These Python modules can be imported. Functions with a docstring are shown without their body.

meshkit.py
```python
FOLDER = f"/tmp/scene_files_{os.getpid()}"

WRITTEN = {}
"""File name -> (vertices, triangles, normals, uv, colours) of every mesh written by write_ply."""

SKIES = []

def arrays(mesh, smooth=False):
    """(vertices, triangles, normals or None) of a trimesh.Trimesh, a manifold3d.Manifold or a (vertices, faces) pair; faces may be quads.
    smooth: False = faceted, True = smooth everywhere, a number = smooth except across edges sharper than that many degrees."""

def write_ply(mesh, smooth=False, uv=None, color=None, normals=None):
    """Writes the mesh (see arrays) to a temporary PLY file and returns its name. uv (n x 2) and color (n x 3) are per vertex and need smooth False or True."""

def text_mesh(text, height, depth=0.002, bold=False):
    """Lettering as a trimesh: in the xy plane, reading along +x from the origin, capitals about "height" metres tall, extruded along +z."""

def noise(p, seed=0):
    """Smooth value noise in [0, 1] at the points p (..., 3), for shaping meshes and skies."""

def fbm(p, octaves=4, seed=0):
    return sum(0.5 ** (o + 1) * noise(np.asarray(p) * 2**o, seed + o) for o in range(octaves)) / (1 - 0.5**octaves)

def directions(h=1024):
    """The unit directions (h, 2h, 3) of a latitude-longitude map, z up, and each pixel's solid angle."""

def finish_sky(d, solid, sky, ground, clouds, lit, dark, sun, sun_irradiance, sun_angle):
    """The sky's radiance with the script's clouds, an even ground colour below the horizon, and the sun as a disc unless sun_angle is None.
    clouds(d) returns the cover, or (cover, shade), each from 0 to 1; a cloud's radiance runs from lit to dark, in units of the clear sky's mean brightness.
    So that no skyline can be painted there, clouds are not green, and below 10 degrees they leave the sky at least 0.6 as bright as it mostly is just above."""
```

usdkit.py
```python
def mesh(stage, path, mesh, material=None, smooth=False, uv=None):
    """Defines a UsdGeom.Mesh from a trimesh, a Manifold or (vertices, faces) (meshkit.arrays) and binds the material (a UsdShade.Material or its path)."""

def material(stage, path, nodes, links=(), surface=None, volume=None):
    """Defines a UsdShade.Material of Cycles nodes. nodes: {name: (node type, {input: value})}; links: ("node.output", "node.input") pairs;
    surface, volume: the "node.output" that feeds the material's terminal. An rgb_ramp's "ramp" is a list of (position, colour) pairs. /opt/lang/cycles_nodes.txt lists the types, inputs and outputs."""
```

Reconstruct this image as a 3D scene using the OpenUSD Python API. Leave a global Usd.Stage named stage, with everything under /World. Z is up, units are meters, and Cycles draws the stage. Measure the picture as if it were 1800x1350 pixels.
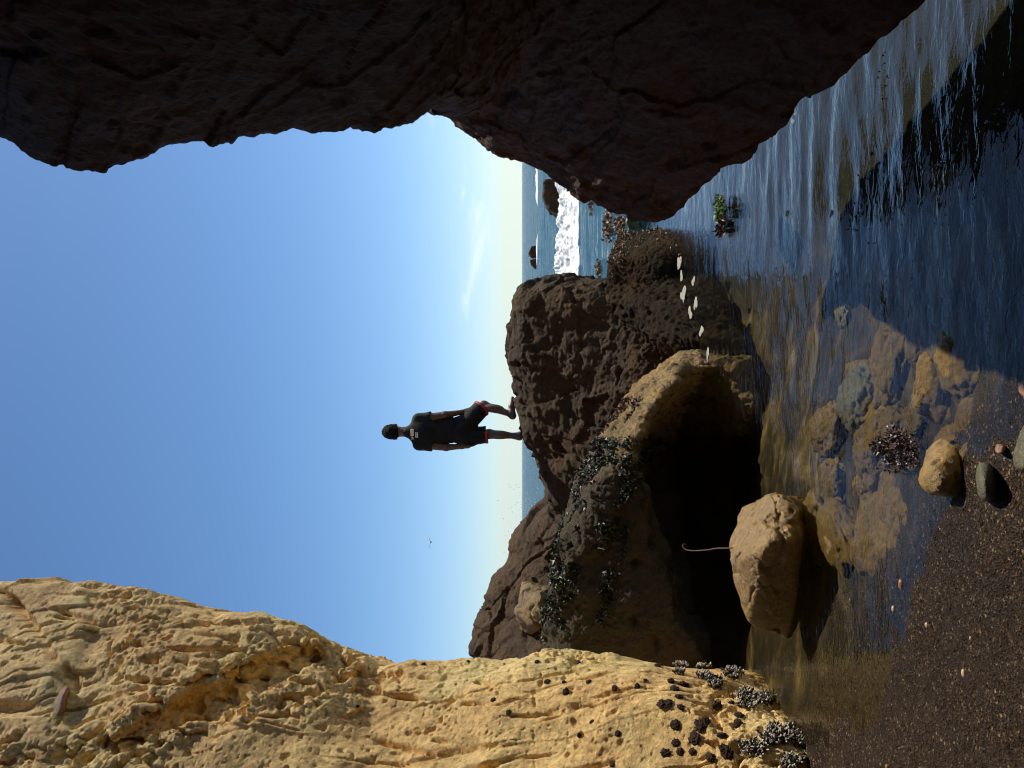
import math, numpy as np, trimesh, usdkit, meshkit
from scipy.spatial import ConvexHull, cKDTree
from pxr import Usd, UsdGeom, UsdLux, UsdShade, Gf, Sdf, Vt

stage = Usd.Stage.CreateInMemory()
world = UsdGeom.Xform.Define(stage, '/World')
stage.SetDefaultPrim(world.GetPrim())
UsdGeom.SetStageUpAxis(stage, 'Z'); UsdGeom.SetStageMetersPerUnit(stage, 1.0)
UsdGeom.Scope.Define(stage, '/World/Looks')

# ------------------------------------------------------------------ camera
EYE = 1.5
FPX = 1449.0                       # focal length in pixels of the 1800 px wide picture
HORIZON = 917.0
cam = UsdGeom.Camera.Define(stage, '/World/camera')
cam.CreateFocalLengthAttr(29.0)
cam.CreateHorizontalApertureAttr(29.0 * 1800 / FPX)
cam.CreateVerticalApertureAttr(29.0 * 1350 / FPX)
cam.CreateClippingRangeAttr((0.05, 100000.0))
cam.CreateFStopAttr(0.0)
cam.CreateExposureAttr(0.75)
pt = math.atan((HORIZON - 900) / FPX)          # the phone looks up by a hair
fwd = np.array([0, math.cos(pt), math.sin(pt)]); up = np.array([0, -math.sin(pt), math.cos(pt)])
rx, ry, rz = -up, np.array([1.0, 0, 0]), -fwd  # the phone is held on its side: picture left is up
cam.AddTransformOp().Set(Gf.Matrix4d(*rx, 0, *ry, 0, *rz, 0, 0, 0, EYE, 1))

# ------------------------------------------------------------------ sky and sun
SUN_AZ, SUN_EL = math.radians(57), math.radians(55)     # azimuth from +y towards +x
SUN = np.array([math.sin(SUN_AZ) * math.cos(SUN_EL), math.cos(SUN_AZ) * math.cos(SUN_EL), math.sin(SUN_EL)])
dome = UsdLux.DomeLight.Define(stage, '/World/sky')
dome.CreateIntensityAttr(1.0)
SKY = usdkit.material(stage, '/World/Looks/sky_look', {
    'sky': ('sky_texture', {'sky_type': 'single_scattering', 'sun_disc': False, 'sun_elevation': SUN_EL, 'sun_rotation': SUN_AZ,
                            'altitude': 0.0, 'air_density': 0.75, 'aerosol_density': 0.4, 'ozone_density': 3.2}),
    'tc': ('texture_coordinate', {}), 'zmax': ('math', {'math_type': 'maximum', 'value2': 0.02}), 'zon': ('math', {'math_type': 'greater_than', 'value2': -0.02}), 'zmix': ('mix_float', {}), 'comb': ('combine_xyz', {}),
    'map': ('mapping', {'scale': (6.0, 6.0, 24.0), 'location': (1.3, 0.2, 0.4)}),
    'n': ('noise_texture', {'scale': 1.0, 'detail': 6, 'roughness': 0.6, 'distortion': 0.6}),
    'sep': ('separate_xyz', {}),
    'lowmask': ('map_range', {'range_type': 'smoothstep', 'from_min': 0.03, 'from_max': 0.06, 'clamp': True}),
    'himask': ('map_range', {'range_type': 'smoothstep', 'from_min': 0.12, 'from_max': 0.08, 'clamp': True}),
    'thr': ('map_range', {'range_type': 'smoothstep', 'from_min': 0.52, 'from_max': 0.8, 'to_max': 0.9, 'clamp': True}),
    'side': ('map_range', {'range_type': 'smoothstep', 'from_min': 0.02, 'from_max': 0.2, 'clamp': True}), 'm3': ('math', {'math_type': 'multiply'}), 'm1': ('math', {'math_type': 'multiply'}), 'm2': ('math', {'math_type': 'multiply'}),
    'cl': ('mix_color', {'b': (9.0, 9.0, 8.8), 'use_clamp': False}),
    'hs': ('hsv', {'hue': 0.497, 'saturation': 1.13}), 'bg': ('background_shader', {'strength': 0.085}),
}, [('tc.generated', 'map.vector'), ('map.vector', 'n.vector'), ('n.fac', 'thr.value'), ('tc.generated', 'sep.vector'),
    ('sep.z', 'lowmask.value'), ('sep.z', 'himask.value'), ('lowmask.result', 'm1.value1'), ('himask.result', 'm1.value2'),
    ('m1.value', 'm2.value1'), ('thr.result', 'm2.value2'), ('sep.x', 'side.value'), ('m2.value', 'm3.value1'), ('side.result', 'm3.value2'), ('m3.value', 'cl.fac'), ('sep.z', 'zmax.value1'), ('sep.z', 'zon.value1'), ('zon.value', 'zmix.fac'), ('sep.z', 'zmix.a'), ('zmax.value', 'zmix.b'), ('sep.x', 'comb.x'), ('sep.y', 'comb.y'), ('zmix.result', 'comb.z'), ('comb.vector', 'sky.vector'), ('sky.color', 'cl.a'), ('cl.result', 'hs.color'), ('hs.color', 'bg.color')], surface='bg.background')
UsdShade.MaterialBindingAPI.Apply(dome.GetPrim()).Bind(SKY)
dome.GetPrim().SetCustomDataByKey('kind', 'structure')
sun = UsdLux.DistantLight.Define(stage, '/World/sun')
sun.CreateIntensityAttr(1.25); sun.CreateAngleAttr(0.53); sun.CreateColorAttr(Gf.Vec3f(1.0, 0.93, 0.80))
sun.CreateNormalizeAttr(True)
sun_m = Gf.Matrix4d().SetRotate(Gf.Rotation(Gf.Vec3d(0, 0, 1), Gf.Vec3d(*map(float, SUN))))
sun.AddTransformOp().Set(sun_m)

# ------------------------------------------------------------------ helpers: names and labels
used = {}
def numbered(path):
    k = used.get(path, -1) + 1
    used[path] = k
    return path if k == 0 else '%s_%03d' % (path, k)
def tag(prim, label=None, cat=None, group=None, kind=None):
    p = prim.GetPrim() if hasattr(prim, 'GetPrim') else prim
    for k, val in (('label', label), ('category', cat), ('group', group), ('kind', kind)):
        if val: p.SetCustomDataByKey(k, val)
    return p
def thing(name, label, cat, loc=(0, 0, 0), group=None):
    x = UsdGeom.Xform.Define(stage, numbered('/World/' + name))
    x.AddTranslateOp().Set(Gf.Vec3d(*map(float, loc)))
    tag(x, label, cat, group)
    return x
def obj(name, mesh, mat, parent=None, smooth=40):
    """One mesh; its points are given in world space, a parent's translation is taken off."""
    base = str(parent.GetPath()) if parent else '/World'
    v, f = (np.asarray(mesh[0], float), np.asarray(mesh[1], int)) if isinstance(mesh, (tuple, list)) else (np.asarray(mesh.vertices), np.asarray(mesh.faces))
    if parent:
        m = UsdGeom.XformCache().GetLocalToWorldTransform(parent.GetPrim()).ExtractTranslation()
        v = v - np.array(m)
    return usdkit.mesh(stage, numbered(base + '/' + name), (v, f), mat, smooth)

# ------------------------------------------------------------------ helpers: noise
_rng = np.random.default_rng(11)
_TAB = _rng.random((64, 64, 64)).astype(np.float32)
def noise(p, seed=0):
    p = np.asarray(p, np.float32) + np.float32(seed * 17.37 + 100)
    i = np.floor(p).astype(np.int32); t = p - i; t = t * t * (3 - 2 * t); i &= 63; j = (i + 1) & 63
    x0, y0, z0 = i[..., 0], i[..., 1], i[..., 2]; x1, y1, z1 = j[..., 0], j[..., 1], j[..., 2]
    tx, ty, tz = t[..., 0], t[..., 1], t[..., 2]
    a = _TAB[x0, y0, z0] * (1 - tx) + _TAB[x1, y0, z0] * tx
    b = _TAB[x0, y1, z0] * (1 - tx) + _TAB[x1, y1, z0] * tx
    c = _TAB[x0, y0, z1] * (1 - tx) + _TAB[x1, y0, z1] * tx
    d = _TAB[x0, y1, z1] * (1 - tx) + _TAB[x1, y1, z1] * tx
    return (a * (1 - ty) + b * ty) * (1 - tz) + (c * (1 - ty) + d * ty) * tz
def fbm(p, octaves=4, seed=0, gain=0.5):
    p = np.asarray(p, np.float32); s = 0; w = 0; a = 1.0
    for o in range(octaves):
        s = s + a * noise(p * (2.03 ** o), seed + o); w += a; a *= gain
    return s / w - 0.5
def ridged(p, octaves=4, seed=0, gain=0.5):
    p = np.asarray(p, np.float32); s = 0; w = 0; a = 1.0
    for o in range(octaves):
        s = s + a * (1 - np.abs(2 * noise(p * (2.03 ** o), seed + o) - 1)); w += a; a *= gain
    return s / w
def sstep(x, a, b):
    t = np.clip((x - a) / (b - a), 0, 1)
    return t * t * (3 - 2 * t)

# ------------------------------------------------------------------ helpers: picture position + distance -> place in the world
def W(px, py, d):
    return np.array([(675 - py) / FPX * d, d, EYE - (px - HORIZON) / FPX * d])
def WZ(px, py, z=0.0):
    return W(px, py, FPX * (EYE - z) / (px - HORIZON))
def pix(v):
    v = np.asarray(v); d = v[..., 1]
    return HORIZON + (EYE - v[..., 2]) / d * FPX, 675 - v[..., 0] / d * FPX

# ------------------------------------------------------------------ helpers: solids
class Hull:
    def __init__(self, pts, k=0.03):
        h = ConvexHull(np.array(pts, float)); e = np.unique(np.round(h.equations, 4), axis=0)
        self.n, self.o, self.k = e[:, :3].astype(np.float32), e[:, 3].astype(np.float32), k
        self.lo, self.hi = np.min(pts, 0), np.max(pts, 0)
    def __call__(self, p):
        d = p @ self.n.T + self.o; m = d.max(1)
        return m + self.k * np.log(np.exp((d - m[:, None]) / self.k).sum(1)) - self.k * 0.7
def smin(a, b, k):
    h = np.clip(0.5 + 0.5 * (b - a) / k, 0, 1)
    return b * (1 - h) + a * h - k * h * (1 - h)
def ellipsoid(c, r):
    c, r = np.array(c, np.float32), np.array(r, np.float32)
    return lambda p: (np.linalg.norm((p - c) / r, axis=1) - 1) * r.min()

def nets(f, lo, hi, h, margin=0.0):
    """Surface nets of the field f on a grid of spacing h, evaluated only near the surface."""
    B = 6
    lo = np.asarray(lo, float); n = np.ceil((np.asarray(hi) - lo) / (h * B)).astype(int) + 1
    g = np.stack(np.meshgrid(*[np.arange(k) for k in n], indexing='ij'), -1).reshape(-1, 3)
    cen = lo + (g * B + (B - 1) / 2) * h
    fc = f(cen.astype(np.float32))
    near = np.abs(fc) < h * B * 0.95 + margin
    N = n * B
    D = np.repeat(np.repeat(np.repeat(fc.reshape(n).astype(np.float32), B, 0), B, 1), B, 2)
    off = np.stack(np.meshgrid(*[np.arange(B)] * 3, indexing='ij'), -1).reshape(-1, 3)
    ids = g[near]
    for s in range(0, len(ids), 6000):
        idx = (ids[s:s + 6000, None, :] * B + off[None]).reshape(-1, 3)
        D[idx[:, 0], idx[:, 1], idx[:, 2]] = f((lo + idx * h).astype(np.float32))
    S = D < 0
    S[[0, -1]] = False; S[:, [0, -1]] = False; S[:, :, [0, -1]] = False
    D = np.where(S, np.minimum(D, -1e-4), np.maximum(D, 1e-4))
    cnt = np.zeros(np.array(S.shape) - 1, np.int8)
    for a in (0, 1):
        for b in (0, 1):
            for c in (0, 1):
                cnt += S[a:S.shape[0] - 1 + a, b:S.shape[1] - 1 + b, c:S.shape[2] - 1 + c]
    act = np.argwhere((cnt > 0) & (cnt < 8))
    index = np.full(cnt.shape, -1, np.int32); index[act[:, 0], act[:, 1], act[:, 2]] = np.arange(len(act))
    corner = np.array([(a, b, c) for a in (0, 1) for b in (0, 1) for c in (0, 1)])
    vals = np.stack([D[act[:, 0] + a, act[:, 1] + b, act[:, 2] + c] for a, b, c in corner], 1)
    acc = np.zeros((len(act), 3)); num = np.zeros(len(act))
    for i in range(8):
        for j in range(i + 1, 8):
            if np.abs(corner[i] - corner[j]).sum() == 1:
                a, b = vals[:, i], vals[:, j]; cross = (a < 0) != (b < 0)
                t = np.where(cross, a / np.where(cross, a - b, 1), 0)
                acc += np.where(cross[:, None], corner[i] + t[:, None] * (corner[j] - corner[i]), 0); num += cross
    v = lo + (act + acc / num[:, None]) * h
    faces = []
    for ax in range(3):
        sl0 = [slice(1, -1)] * 3; sl0[ax] = slice(0, -1); sl1 = list(sl0); sl1[ax] = slice(1, None)
        a, b = S[tuple(sl0)], S[tuple(sl1)]
        e = np.argwhere(a != b); base = e + 1; base[:, ax] -= 1
        sgn = a[e[:, 0], e[:, 1], e[:, 2]]
        u, w = (ax + 1) % 3, (ax + 2) % 3
        def at(du, dw):
            q = base.copy(); q[:, u] -= du; q[:, w] -= dw
            return index[q[:, 0], q[:, 1], q[:, 2]]
        q = np.stack([at(1, 1), at(0, 1), at(0, 0), at(1, 0)], 1)
        q[~sgn] = q[~sgn][:, ::-1]
        faces.append(q)
    q = np.vstack(faces)
    return v, np.vstack([q[:, [0, 1, 2]], q[:, [0, 2, 3]]])

def refine(v, f, want):
    """Splits the edges for which want(ends a, ends b) holds, leaving no cracks."""
    e = np.sort(np.vstack([f[:, [0, 1]], f[:, [1, 2]], f[:, [2, 0]]]), 1)
    key = e[:, 0].astype(np.int64) * len(v) + e[:, 1]
    uk, inv = np.unique(key, return_inverse=True)
    a, b = (uk // len(v)).astype(int), (uk % len(v)).astype(int)
    m = want(a, b)
    mid = np.full(len(uk), -1); mid[m] = len(v) + np.arange(m.sum())
    v2 = np.vstack([v, (v[a[m]] + v[b[m]]) / 2])
    M = mid[inv].reshape(3, -1).T
    code = (M >= 0) @ np.array([1, 2, 4]); out = [f[code == 0]]
    for c in range(1, 8):
        s = code == c
        if not s.any(): continue
        F, Q = f[s], M[s]
        rot = {1: 0, 2: 1, 4: 2, 3: 0, 6: 1, 5: 2, 7: 0}[c]
        F, Q = np.roll(F, -rot, 1), np.roll(Q, -rot, 1)
        A, Bv, C = F.T; x, y, z = Q.T
        if c in (1, 2, 4): out += [np.stack(t, 1) for t in ((A, x, C), (x, Bv, C))]
        elif c in (3, 6, 5): out += [np.stack(t, 1) for t in ((x, Bv, y), (A, x, y), (A, y, C))]
        else: out += [np.stack(t, 1) for t in ((A, x, z), (x, Bv, y), (z, y, C), (x, y, z))]
    return v2, np.vstack(out)
def normals(v, f):
    c = np.cross(v[f[:, 1]] - v[f[:, 0]], v[f[:, 2]] - v[f[:, 0]])
    n = np.stack([sum(np.bincount(f[:, k], c[:, i], len(v)) for k in range(3)) for i in range(3)], 1)
    return n / np.maximum(np.linalg.norm(n, axis=1, keepdims=True), 1e-20)
def detail(v, f, k, rounds=3, far=7.0):
    """Finer triangles where the picture looks closely: edges longer than k x distance are split (far times longer is fine out of view)."""
    eye = np.array([0, 0, EYE])
    for _ in range(rounds):
        nv = normals(v, f); back = ((v - eye) * nv).sum(1) > 0.45 * np.linalg.norm(v - eye, axis=1)
        def want(ia, ib):
            a, b = v[ia], v[ib]; m = (a + b) / 2; d = np.linalg.norm(m - eye, axis=1)
            px, py = pix(np.where(m[:, 1:2] > 0.3, m, [0, 1, 99.0]))
            seen = (px > -130) & (px < 1930) & (py > -130) & (py < 1480) & ~(back[ia] & back[ib])
            return np.linalg.norm(a - b, axis=1) > k * d * np.where(seen, 1, far)
        n0 = len(v); v, f = refine(v, f, want)
        if len(v) == n0: break
    return v, f
def facets(p, size, seed, amount):
    """Rock broken into blocks: each cell of space is shifted and tilted a little."""
    lo, hi = p.min(0) - size, p.max(0) + size
    r = np.random.default_rng(seed); n = int(min(60000, np.prod((hi - lo) / size)))
    s = r.uniform(lo, hi, (n, 3)); dirs = r.normal(size=(n, 3)); lift = r.uniform(-1, 1, n)
    q = p + 0.35 * size * np.stack([fbm(p / size, 2, seed + k) for k in (1, 2, 3)], -1)
    i = cKDTree(s).query(q)[1]
    return amount * (lift[i] * 0.6 + np.clip(((q - s[i]) * dirs[i]).sum(1) / size, -1, 1) * 0.8)

# ------------------------------------------------------------------ materials
def rock_look(name, dark, mid, light, spot=(0.03, 0.025, 0.02), spot_amount=0.62, scale=1.0, rough=0.85, tint=None, bump=1.0, streak=(1, 1, 1), spec=0.3, coat=None, spot_scale=13.0):
    nodes = {
        'g': ('geometry', {}),
        'mp': ('mapping', {'scale': tuple(scale * s for s in streak)}),
        'n1': ('noise_texture', {'scale': 1.7, 'detail': 8, 'roughness': 0.62}),
        'r1': ('rgb_ramp', {'ramp': [(0.28, dark), (0.47, mid), (0.68, light), (1.0, light)]}),
        'n2': ('noise_texture', {'scale': 34.0, 'detail': 5, 'roughness': 0.7}),
        'mr2': ('map_range', {'from_min': 0.3, 'from_max': 0.7, 'to_min': 0.55, 'to_max': 1.3, 'clamp': True}),
        'mul': ('mix_color', {'blend_type': 'multiply', 'fac': 1.0, 'use_clamp': False}),
        'n3': ('noise_texture', {'scale': spot_scale, 'detail': 7, 'roughness': 0.72}),
        'mr3': ('map_range', {'range_type': 'smoothstep', 'from_min': spot_amount, 'from_max': spot_amount + 0.07, 'to_max': 0.85, 'clamp': True}),
        'sp': ('mix_color', {'b': spot}),
        'n4': ('noise_texture', {'scale': 0.9, 'detail': 4, 'roughness': 0.6}),
        'mr4': ('map_range', {'range_type': 'smoothstep', 'from_min': 0.48, 'from_max': 0.7, 'to_max': 0.75, 'clamp': True}),
        'ti': ('mix_color', {'b': tint or mid}),
        'nb': ('noise_texture', {'scale': 55.0, 'detail': 8, 'roughness': 0.72}),
        'nb2': ('noise_texture', {'scale': 190.0, 'detail': 4, 'roughness': 0.7}),
        'b1': ('bump', {'strength': 0.9 * bump, 'distance': 0.03}),
        'b2': ('bump', {'strength': 0.7 * bump, 'distance': 0.008}),
        'p': ('principled_bsdf', {'roughness': rough, 'specular_ior_level': spec, 'diffuse_roughness': 0.6}),
    }
    links = [('g.position', 'mp.vector'), ('mp.vector', 'n1.vector'), ('mp.vector', 'n2.vector'), ('g.position', 'n3.vector'), ('g.position', 'n4.vector'),
             ('n1.fac', 'r1.fac'), ('n4.fac', 'mr4.value'), ('r1.color', 'ti.a'), ('mr4.result', 'ti.fac'),
             ('n2.fac', 'mr2.value'), ('ti.result', 'mul.a'), ('mr2.result', 'mul.b'), ('n3.fac', 'mr3.value'), ('mul.result', 'sp.a'), ('mr3.result', 'sp.fac'),
             ('sp.result', 'p.base_color'), ('g.position', 'nb.vector'), ('g.position', 'nb2.vector'), ('nb.fac', 'b1.height'), ('nb2.fac', 'b2.height'), ('b1.normal', 'b2.normal'), ('b2.normal', 'p.normal')]
    if coat:       # shade painted into the colour, darker towards one end of the rock
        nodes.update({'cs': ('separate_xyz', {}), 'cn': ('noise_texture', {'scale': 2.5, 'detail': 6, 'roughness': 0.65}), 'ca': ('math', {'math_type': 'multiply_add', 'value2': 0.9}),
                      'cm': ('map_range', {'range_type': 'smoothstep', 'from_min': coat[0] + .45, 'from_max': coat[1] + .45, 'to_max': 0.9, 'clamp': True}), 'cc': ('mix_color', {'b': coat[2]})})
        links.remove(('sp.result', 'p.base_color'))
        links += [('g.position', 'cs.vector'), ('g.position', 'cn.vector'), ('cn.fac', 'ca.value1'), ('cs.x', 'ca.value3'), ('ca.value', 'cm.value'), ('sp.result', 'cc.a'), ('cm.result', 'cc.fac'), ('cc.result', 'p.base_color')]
    return usdkit.material(stage, '/World/Looks/' + name, nodes, links, surface='p.BSDF')
def plain(name, color, rough=0.6, vary=0.25, scale=30.0, bump=0.0, spec=0.4, sheen=0.0):
    c = np.array(color)
    nodes = {'g': ('geometry', {}), 'n': ('noise_texture', {'scale': scale, 'detail': 4}),
             'r': ('rgb_ramp', {'ramp': [(0.25, tuple(c * (1 - vary))), (0.75, tuple(np.minimum(c * (1 + vary), 1)))]}),
             'b': ('bump', {'strength': bump, 'distance': 0.01}),
             'p': ('principled_bsdf', {'roughness': rough, 'specular_ior_level': spec, 'sheen_weight': sheen})}
    links = [('g.position', 'n.vector'), ('n.fac', 'r.fac'), ('r.color', 'p.base_color')]
    if bump: links += [('n.fac', 'b.height'), ('b.normal', 'p.normal')]
    return usdkit.material(stage, '/World/Looks/' + name, nodes, links, surface='p.BSDF')

M_cliff = rock_look('yellow_sandstone', (0.5138, 0.3024, 0.1082), (0.7163, 0.4762, 0.1845), (0.8, 0.6048, 0.2545), spot=(0.09344, 0.06804, 0.0318), spot_amount=0.585, spot_scale=30.0, tint=(0.6851, 0.5746, 0.2545), streak=(1, 1, 0.6))
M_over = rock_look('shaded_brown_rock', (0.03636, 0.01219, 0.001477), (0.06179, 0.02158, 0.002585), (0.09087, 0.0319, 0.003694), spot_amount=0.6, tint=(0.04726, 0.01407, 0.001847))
M_main = rock_look('brown_sea_rock', (0.028, 0.01312, 0.002469), (0.0529, 0.02406, 0.004233), (0.08085, 0.03719, 0.006349), spot=(0.00622, 0.003937, 0.001129), spot_amount=0.585, tint=(0.03733, 0.02187, 0.004939))
M_ridge = rock_look('weedy_ridge_rock', (0.1248, 0.08489, 0.03464), (0.2745, 0.1754, 0.06925), (0.4743, 0.3056, 0.1212), spot=(0.0312, 0.02489, 0.01039), spot_amount=0.55, tint=(0.1871, 0.1472, 0.0606), coat=(-0.25, -0.75, (0.030, 0.022, 0.012)))  # left end painted dark to stand in for the shade there
M_barn = rock_look('barnacle_crust', (0.01236, 0.006372, 0.001681), (0.02968, 0.01557, 0.004085), (0.06431, 0.03256, 0.00816), spot=(0.004947, 0.00283, 0.0009608), spot_amount=0.55, tint=(0.01979, 0.01062, 0.002881), rough=0.85, bump=1.4, spec=0.12)
M_pool = rock_look('wet_tan_stone', (0.1253, 0.06456, 0.01008), (0.213, 0.1183, 0.02014), (0.2882, 0.1775, 0.03424), spot=(0.03132, 0.01883, 0.004026), spot_amount=0.66, rough=0.32, tint=(0.1879, 0.0968, 0.0141), bump=0.6, spec=0.5)
M_slab = rock_look('drowned_tan_stone', (0.1023, 0.0567, 0.01118), (0.1819, 0.1083, 0.0254), (0.2956, 0.1856, 0.04574), spot=(0.02274, 0.01547, 0.00508), spot_amount=0.6, rough=0.4, tint=(0.1364, 0.0928, 0.02032), bump=0.8)
M_greenstone = rock_look('olive_wet_stone', (0.048, 0.0432, 0.0192), (0.096, 0.0864, 0.0432), (0.1536, 0.1344, 0.0672), spot_amount=0.66, rough=0.35, tint=(0.0672, 0.072, 0.0288), bump=0.7, spec=0.5)
M_redstone = rock_look('reddish_wet_stone', (0.14, 0.06, 0.04), (0.22, 0.10, 0.06), (0.28, 0.15, 0.10), spot_amount=0.7, rough=0.35, tint=(0.18, 0.09, 0.06), bump=0.5, spec=0.5)

# ------------------------------------------------------------------ rocks
def rock(field, lo, hi, h, k, shape, rounds=3):
    v, f = nets(field, lo, hi, h)
    v, f = detail(v, f, k, rounds)
    n = normals(v, f)
    v = v + n * shape(v, n)[:, None]
    return v, f
def coarse_noise(p, a, s, seed):
    return a * fbm(p * s, 2, seed)

# left cliff ---------------------------------------------------------
low_pts = [W(1440, 1345, 4.15), W(1380, 1262, 4.7), W(1290, 1182, 5.3), W(1200, 1147, 5.5), W(1070, 1133, 5.5), W(960, 1152, 5.6), W(740, 1165, 5.9), W(640, 1160, 6.2),
           W(1300, 1450, 4.35), W(1100, 1490, 4.5), W(900, 1500, 4.6), W(700, 1500, 4.8), W(600, 1500, 5.0),
           [-5, 3.4, -.6], [-5, 8, -.6], [-5, 3.6, 2.6], [-5, 8.5, 2.6], [-1.95, 4.2, -.6], [-2.15, 5.8, -.6], [-2.7, 7.2, 2.6], [-2.6, 7.0, 0]]
up_pts = [W(645, 1160, 6.25), W(560, 1122, 6.3), W(470, 1106, 6.4), W(380, 1085, 6.6), W(300, 1050, 6.7), W(220, 1015, 6.8), W(100, 992, 7.0), W(0, 1006, 7.2), W(-150, 1050, 7.4),
          W(660, 1500, 4.9), W(300, 1500, 5.2), W(0, 1500, 5.6), W(-150, 1500, 6.0), [-5, 4, 2], [-5, 9, 2], [-5, 6, 7.2], [-5, 9, 7], [-2.6, 8.5, 6.3], [-2.7, 7.4, 2.2]]
H_low, H_up = Hull(low_pts, 0.07), Hull(up_pts, 0.06)
holes = [(W(346, 1222, 5.75), (.30, .16, .12)), (W(470, 1180, 6.0), (.20, .2, .14)), (W(420, 1200, 5.8), (.3, .15, .2)), (W(300, 1262, 5.6), (.16, .12, .08)), (W(150, 1330, 5.6), (.10, .1, .16)),
         (W(390, 1300, 5.3), (.18, .12, .06)), (W(760, 1310, 5.1), (.10, .08, .16))]
hole_f = [ellipsoid(c, r) for c, r in holes]
def surf(px, py, H):
    d = np.arange(3.4, 9, .01); P = np.array([W(px, py, q) for q in d], np.float32)
    return P[np.argmax(np.minimum(H[0](P), H[1](P)) < 0)]
groove = [surf(a, b, (H_low, H_up)) for a, b in [(590, 1160), (545, 1150), (470, 1183), (410, 1205), (346, 1228), (250, 1290), (140, 1345)]]
def seg(p, a, b, ra, rb_):
    ab = b - a; t = np.clip(((p - a) @ ab) / (ab @ ab), 0, 1)
    return np.linalg.norm(p - (a + t[:, None] * ab), axis=1) - (ra + (rb_ - ra) * t)
grr = [.05, .10, .17, .13, .19, .11, .07]
def cliff_field(p):
    d = smin(H_low(p), H_up(p), 0.05)
    wob = 0.22 * fbm(p * 5, 5, 18, .68)
    for k in range(6): d = np.maximum(d, -(seg(p, groove[k], groove[k + 1], grr[k], grr[k + 1]) + wob))
    for hf in hole_f[3:]: d = np.maximum(d, -(hf(p) + wob + .03))
    return d + coarse_noise(p, 0.16, 1.4, 3) + .11 * fbm(p * 3.1, 3, 19, .6)
cracks = [([(-20, 1030), (40, 1090), (80, 1145), (115, 1190), (125, 1215)], .035, .09), ([(50, 1061), (179, 1102), (260, 1108), (334, 1111), (420, 1129), (500, 1150)], .018, .07), ([(78, 1084), (179, 1102)], .014, .05),
          ([(120, 1020), (200, 1040), (300, 1085), (360, 1095)], .022, .08), ([(180, 1000), (240, 1030), (330, 1075), (400, 1100)], .02, .07), ([(233, 1133), (319, 1142), (389, 1140), (450, 1150)], .014, .06), ([(128, 1193), (202, 1189)], .012, .05), ([(140, 1208), (250, 1200)], .012, .05), ([(0, 1130), (60, 1140), (110, 1165)], .012, .05),
          ([(1006, 1212), (1086, 1231), (1167, 1264)], .012, .045), ([(836, 1193), (883, 1212), (930, 1236), (985, 1262)], .012, .04), ([(640, 1175), (720, 1190), (800, 1192)], .012, .04), ([(900, 1160), (1000, 1158), (1075, 1166)], .014, .05),
          ([(760, 1300), (850, 1312), (950, 1300), (1040, 1318)], .014, .05), ([(560, 1260), (640, 1300), (760, 1325)], .016, .05), ([(820, 1345), (930, 1338), (1060, 1348)], .012, .04), ([(560, 1200), (640, 1215), (760, 1232), (860, 1240)], .012, .04)]
cracks = [([surf(a, b, (H_low, H_up)) for a, b in c], w, dep) for c, w, dep in cracks]
def cliff_cracks(p):
    out = np.zeros(len(p)); wob = .03 * fbm(p * 6, 3, 49)
    for c, w, dep in cracks:
        dd = np.min([seg(p, a, b, 0, 0) for a, b in zip(c[:-1], c[1:])], 0) - .03
        dd = np.abs(dd + .03 + wob * 1.3)
        out = np.maximum(out, dep * np.exp(-(dd / w) ** 2) * (.5 + 1.0 * sstep(noise(p * 4, 50), .2, .7)))
    return out
def cliff_shape(p, n):
    return cliff_relief(p, n) - cliff_cracks(p)
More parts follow.
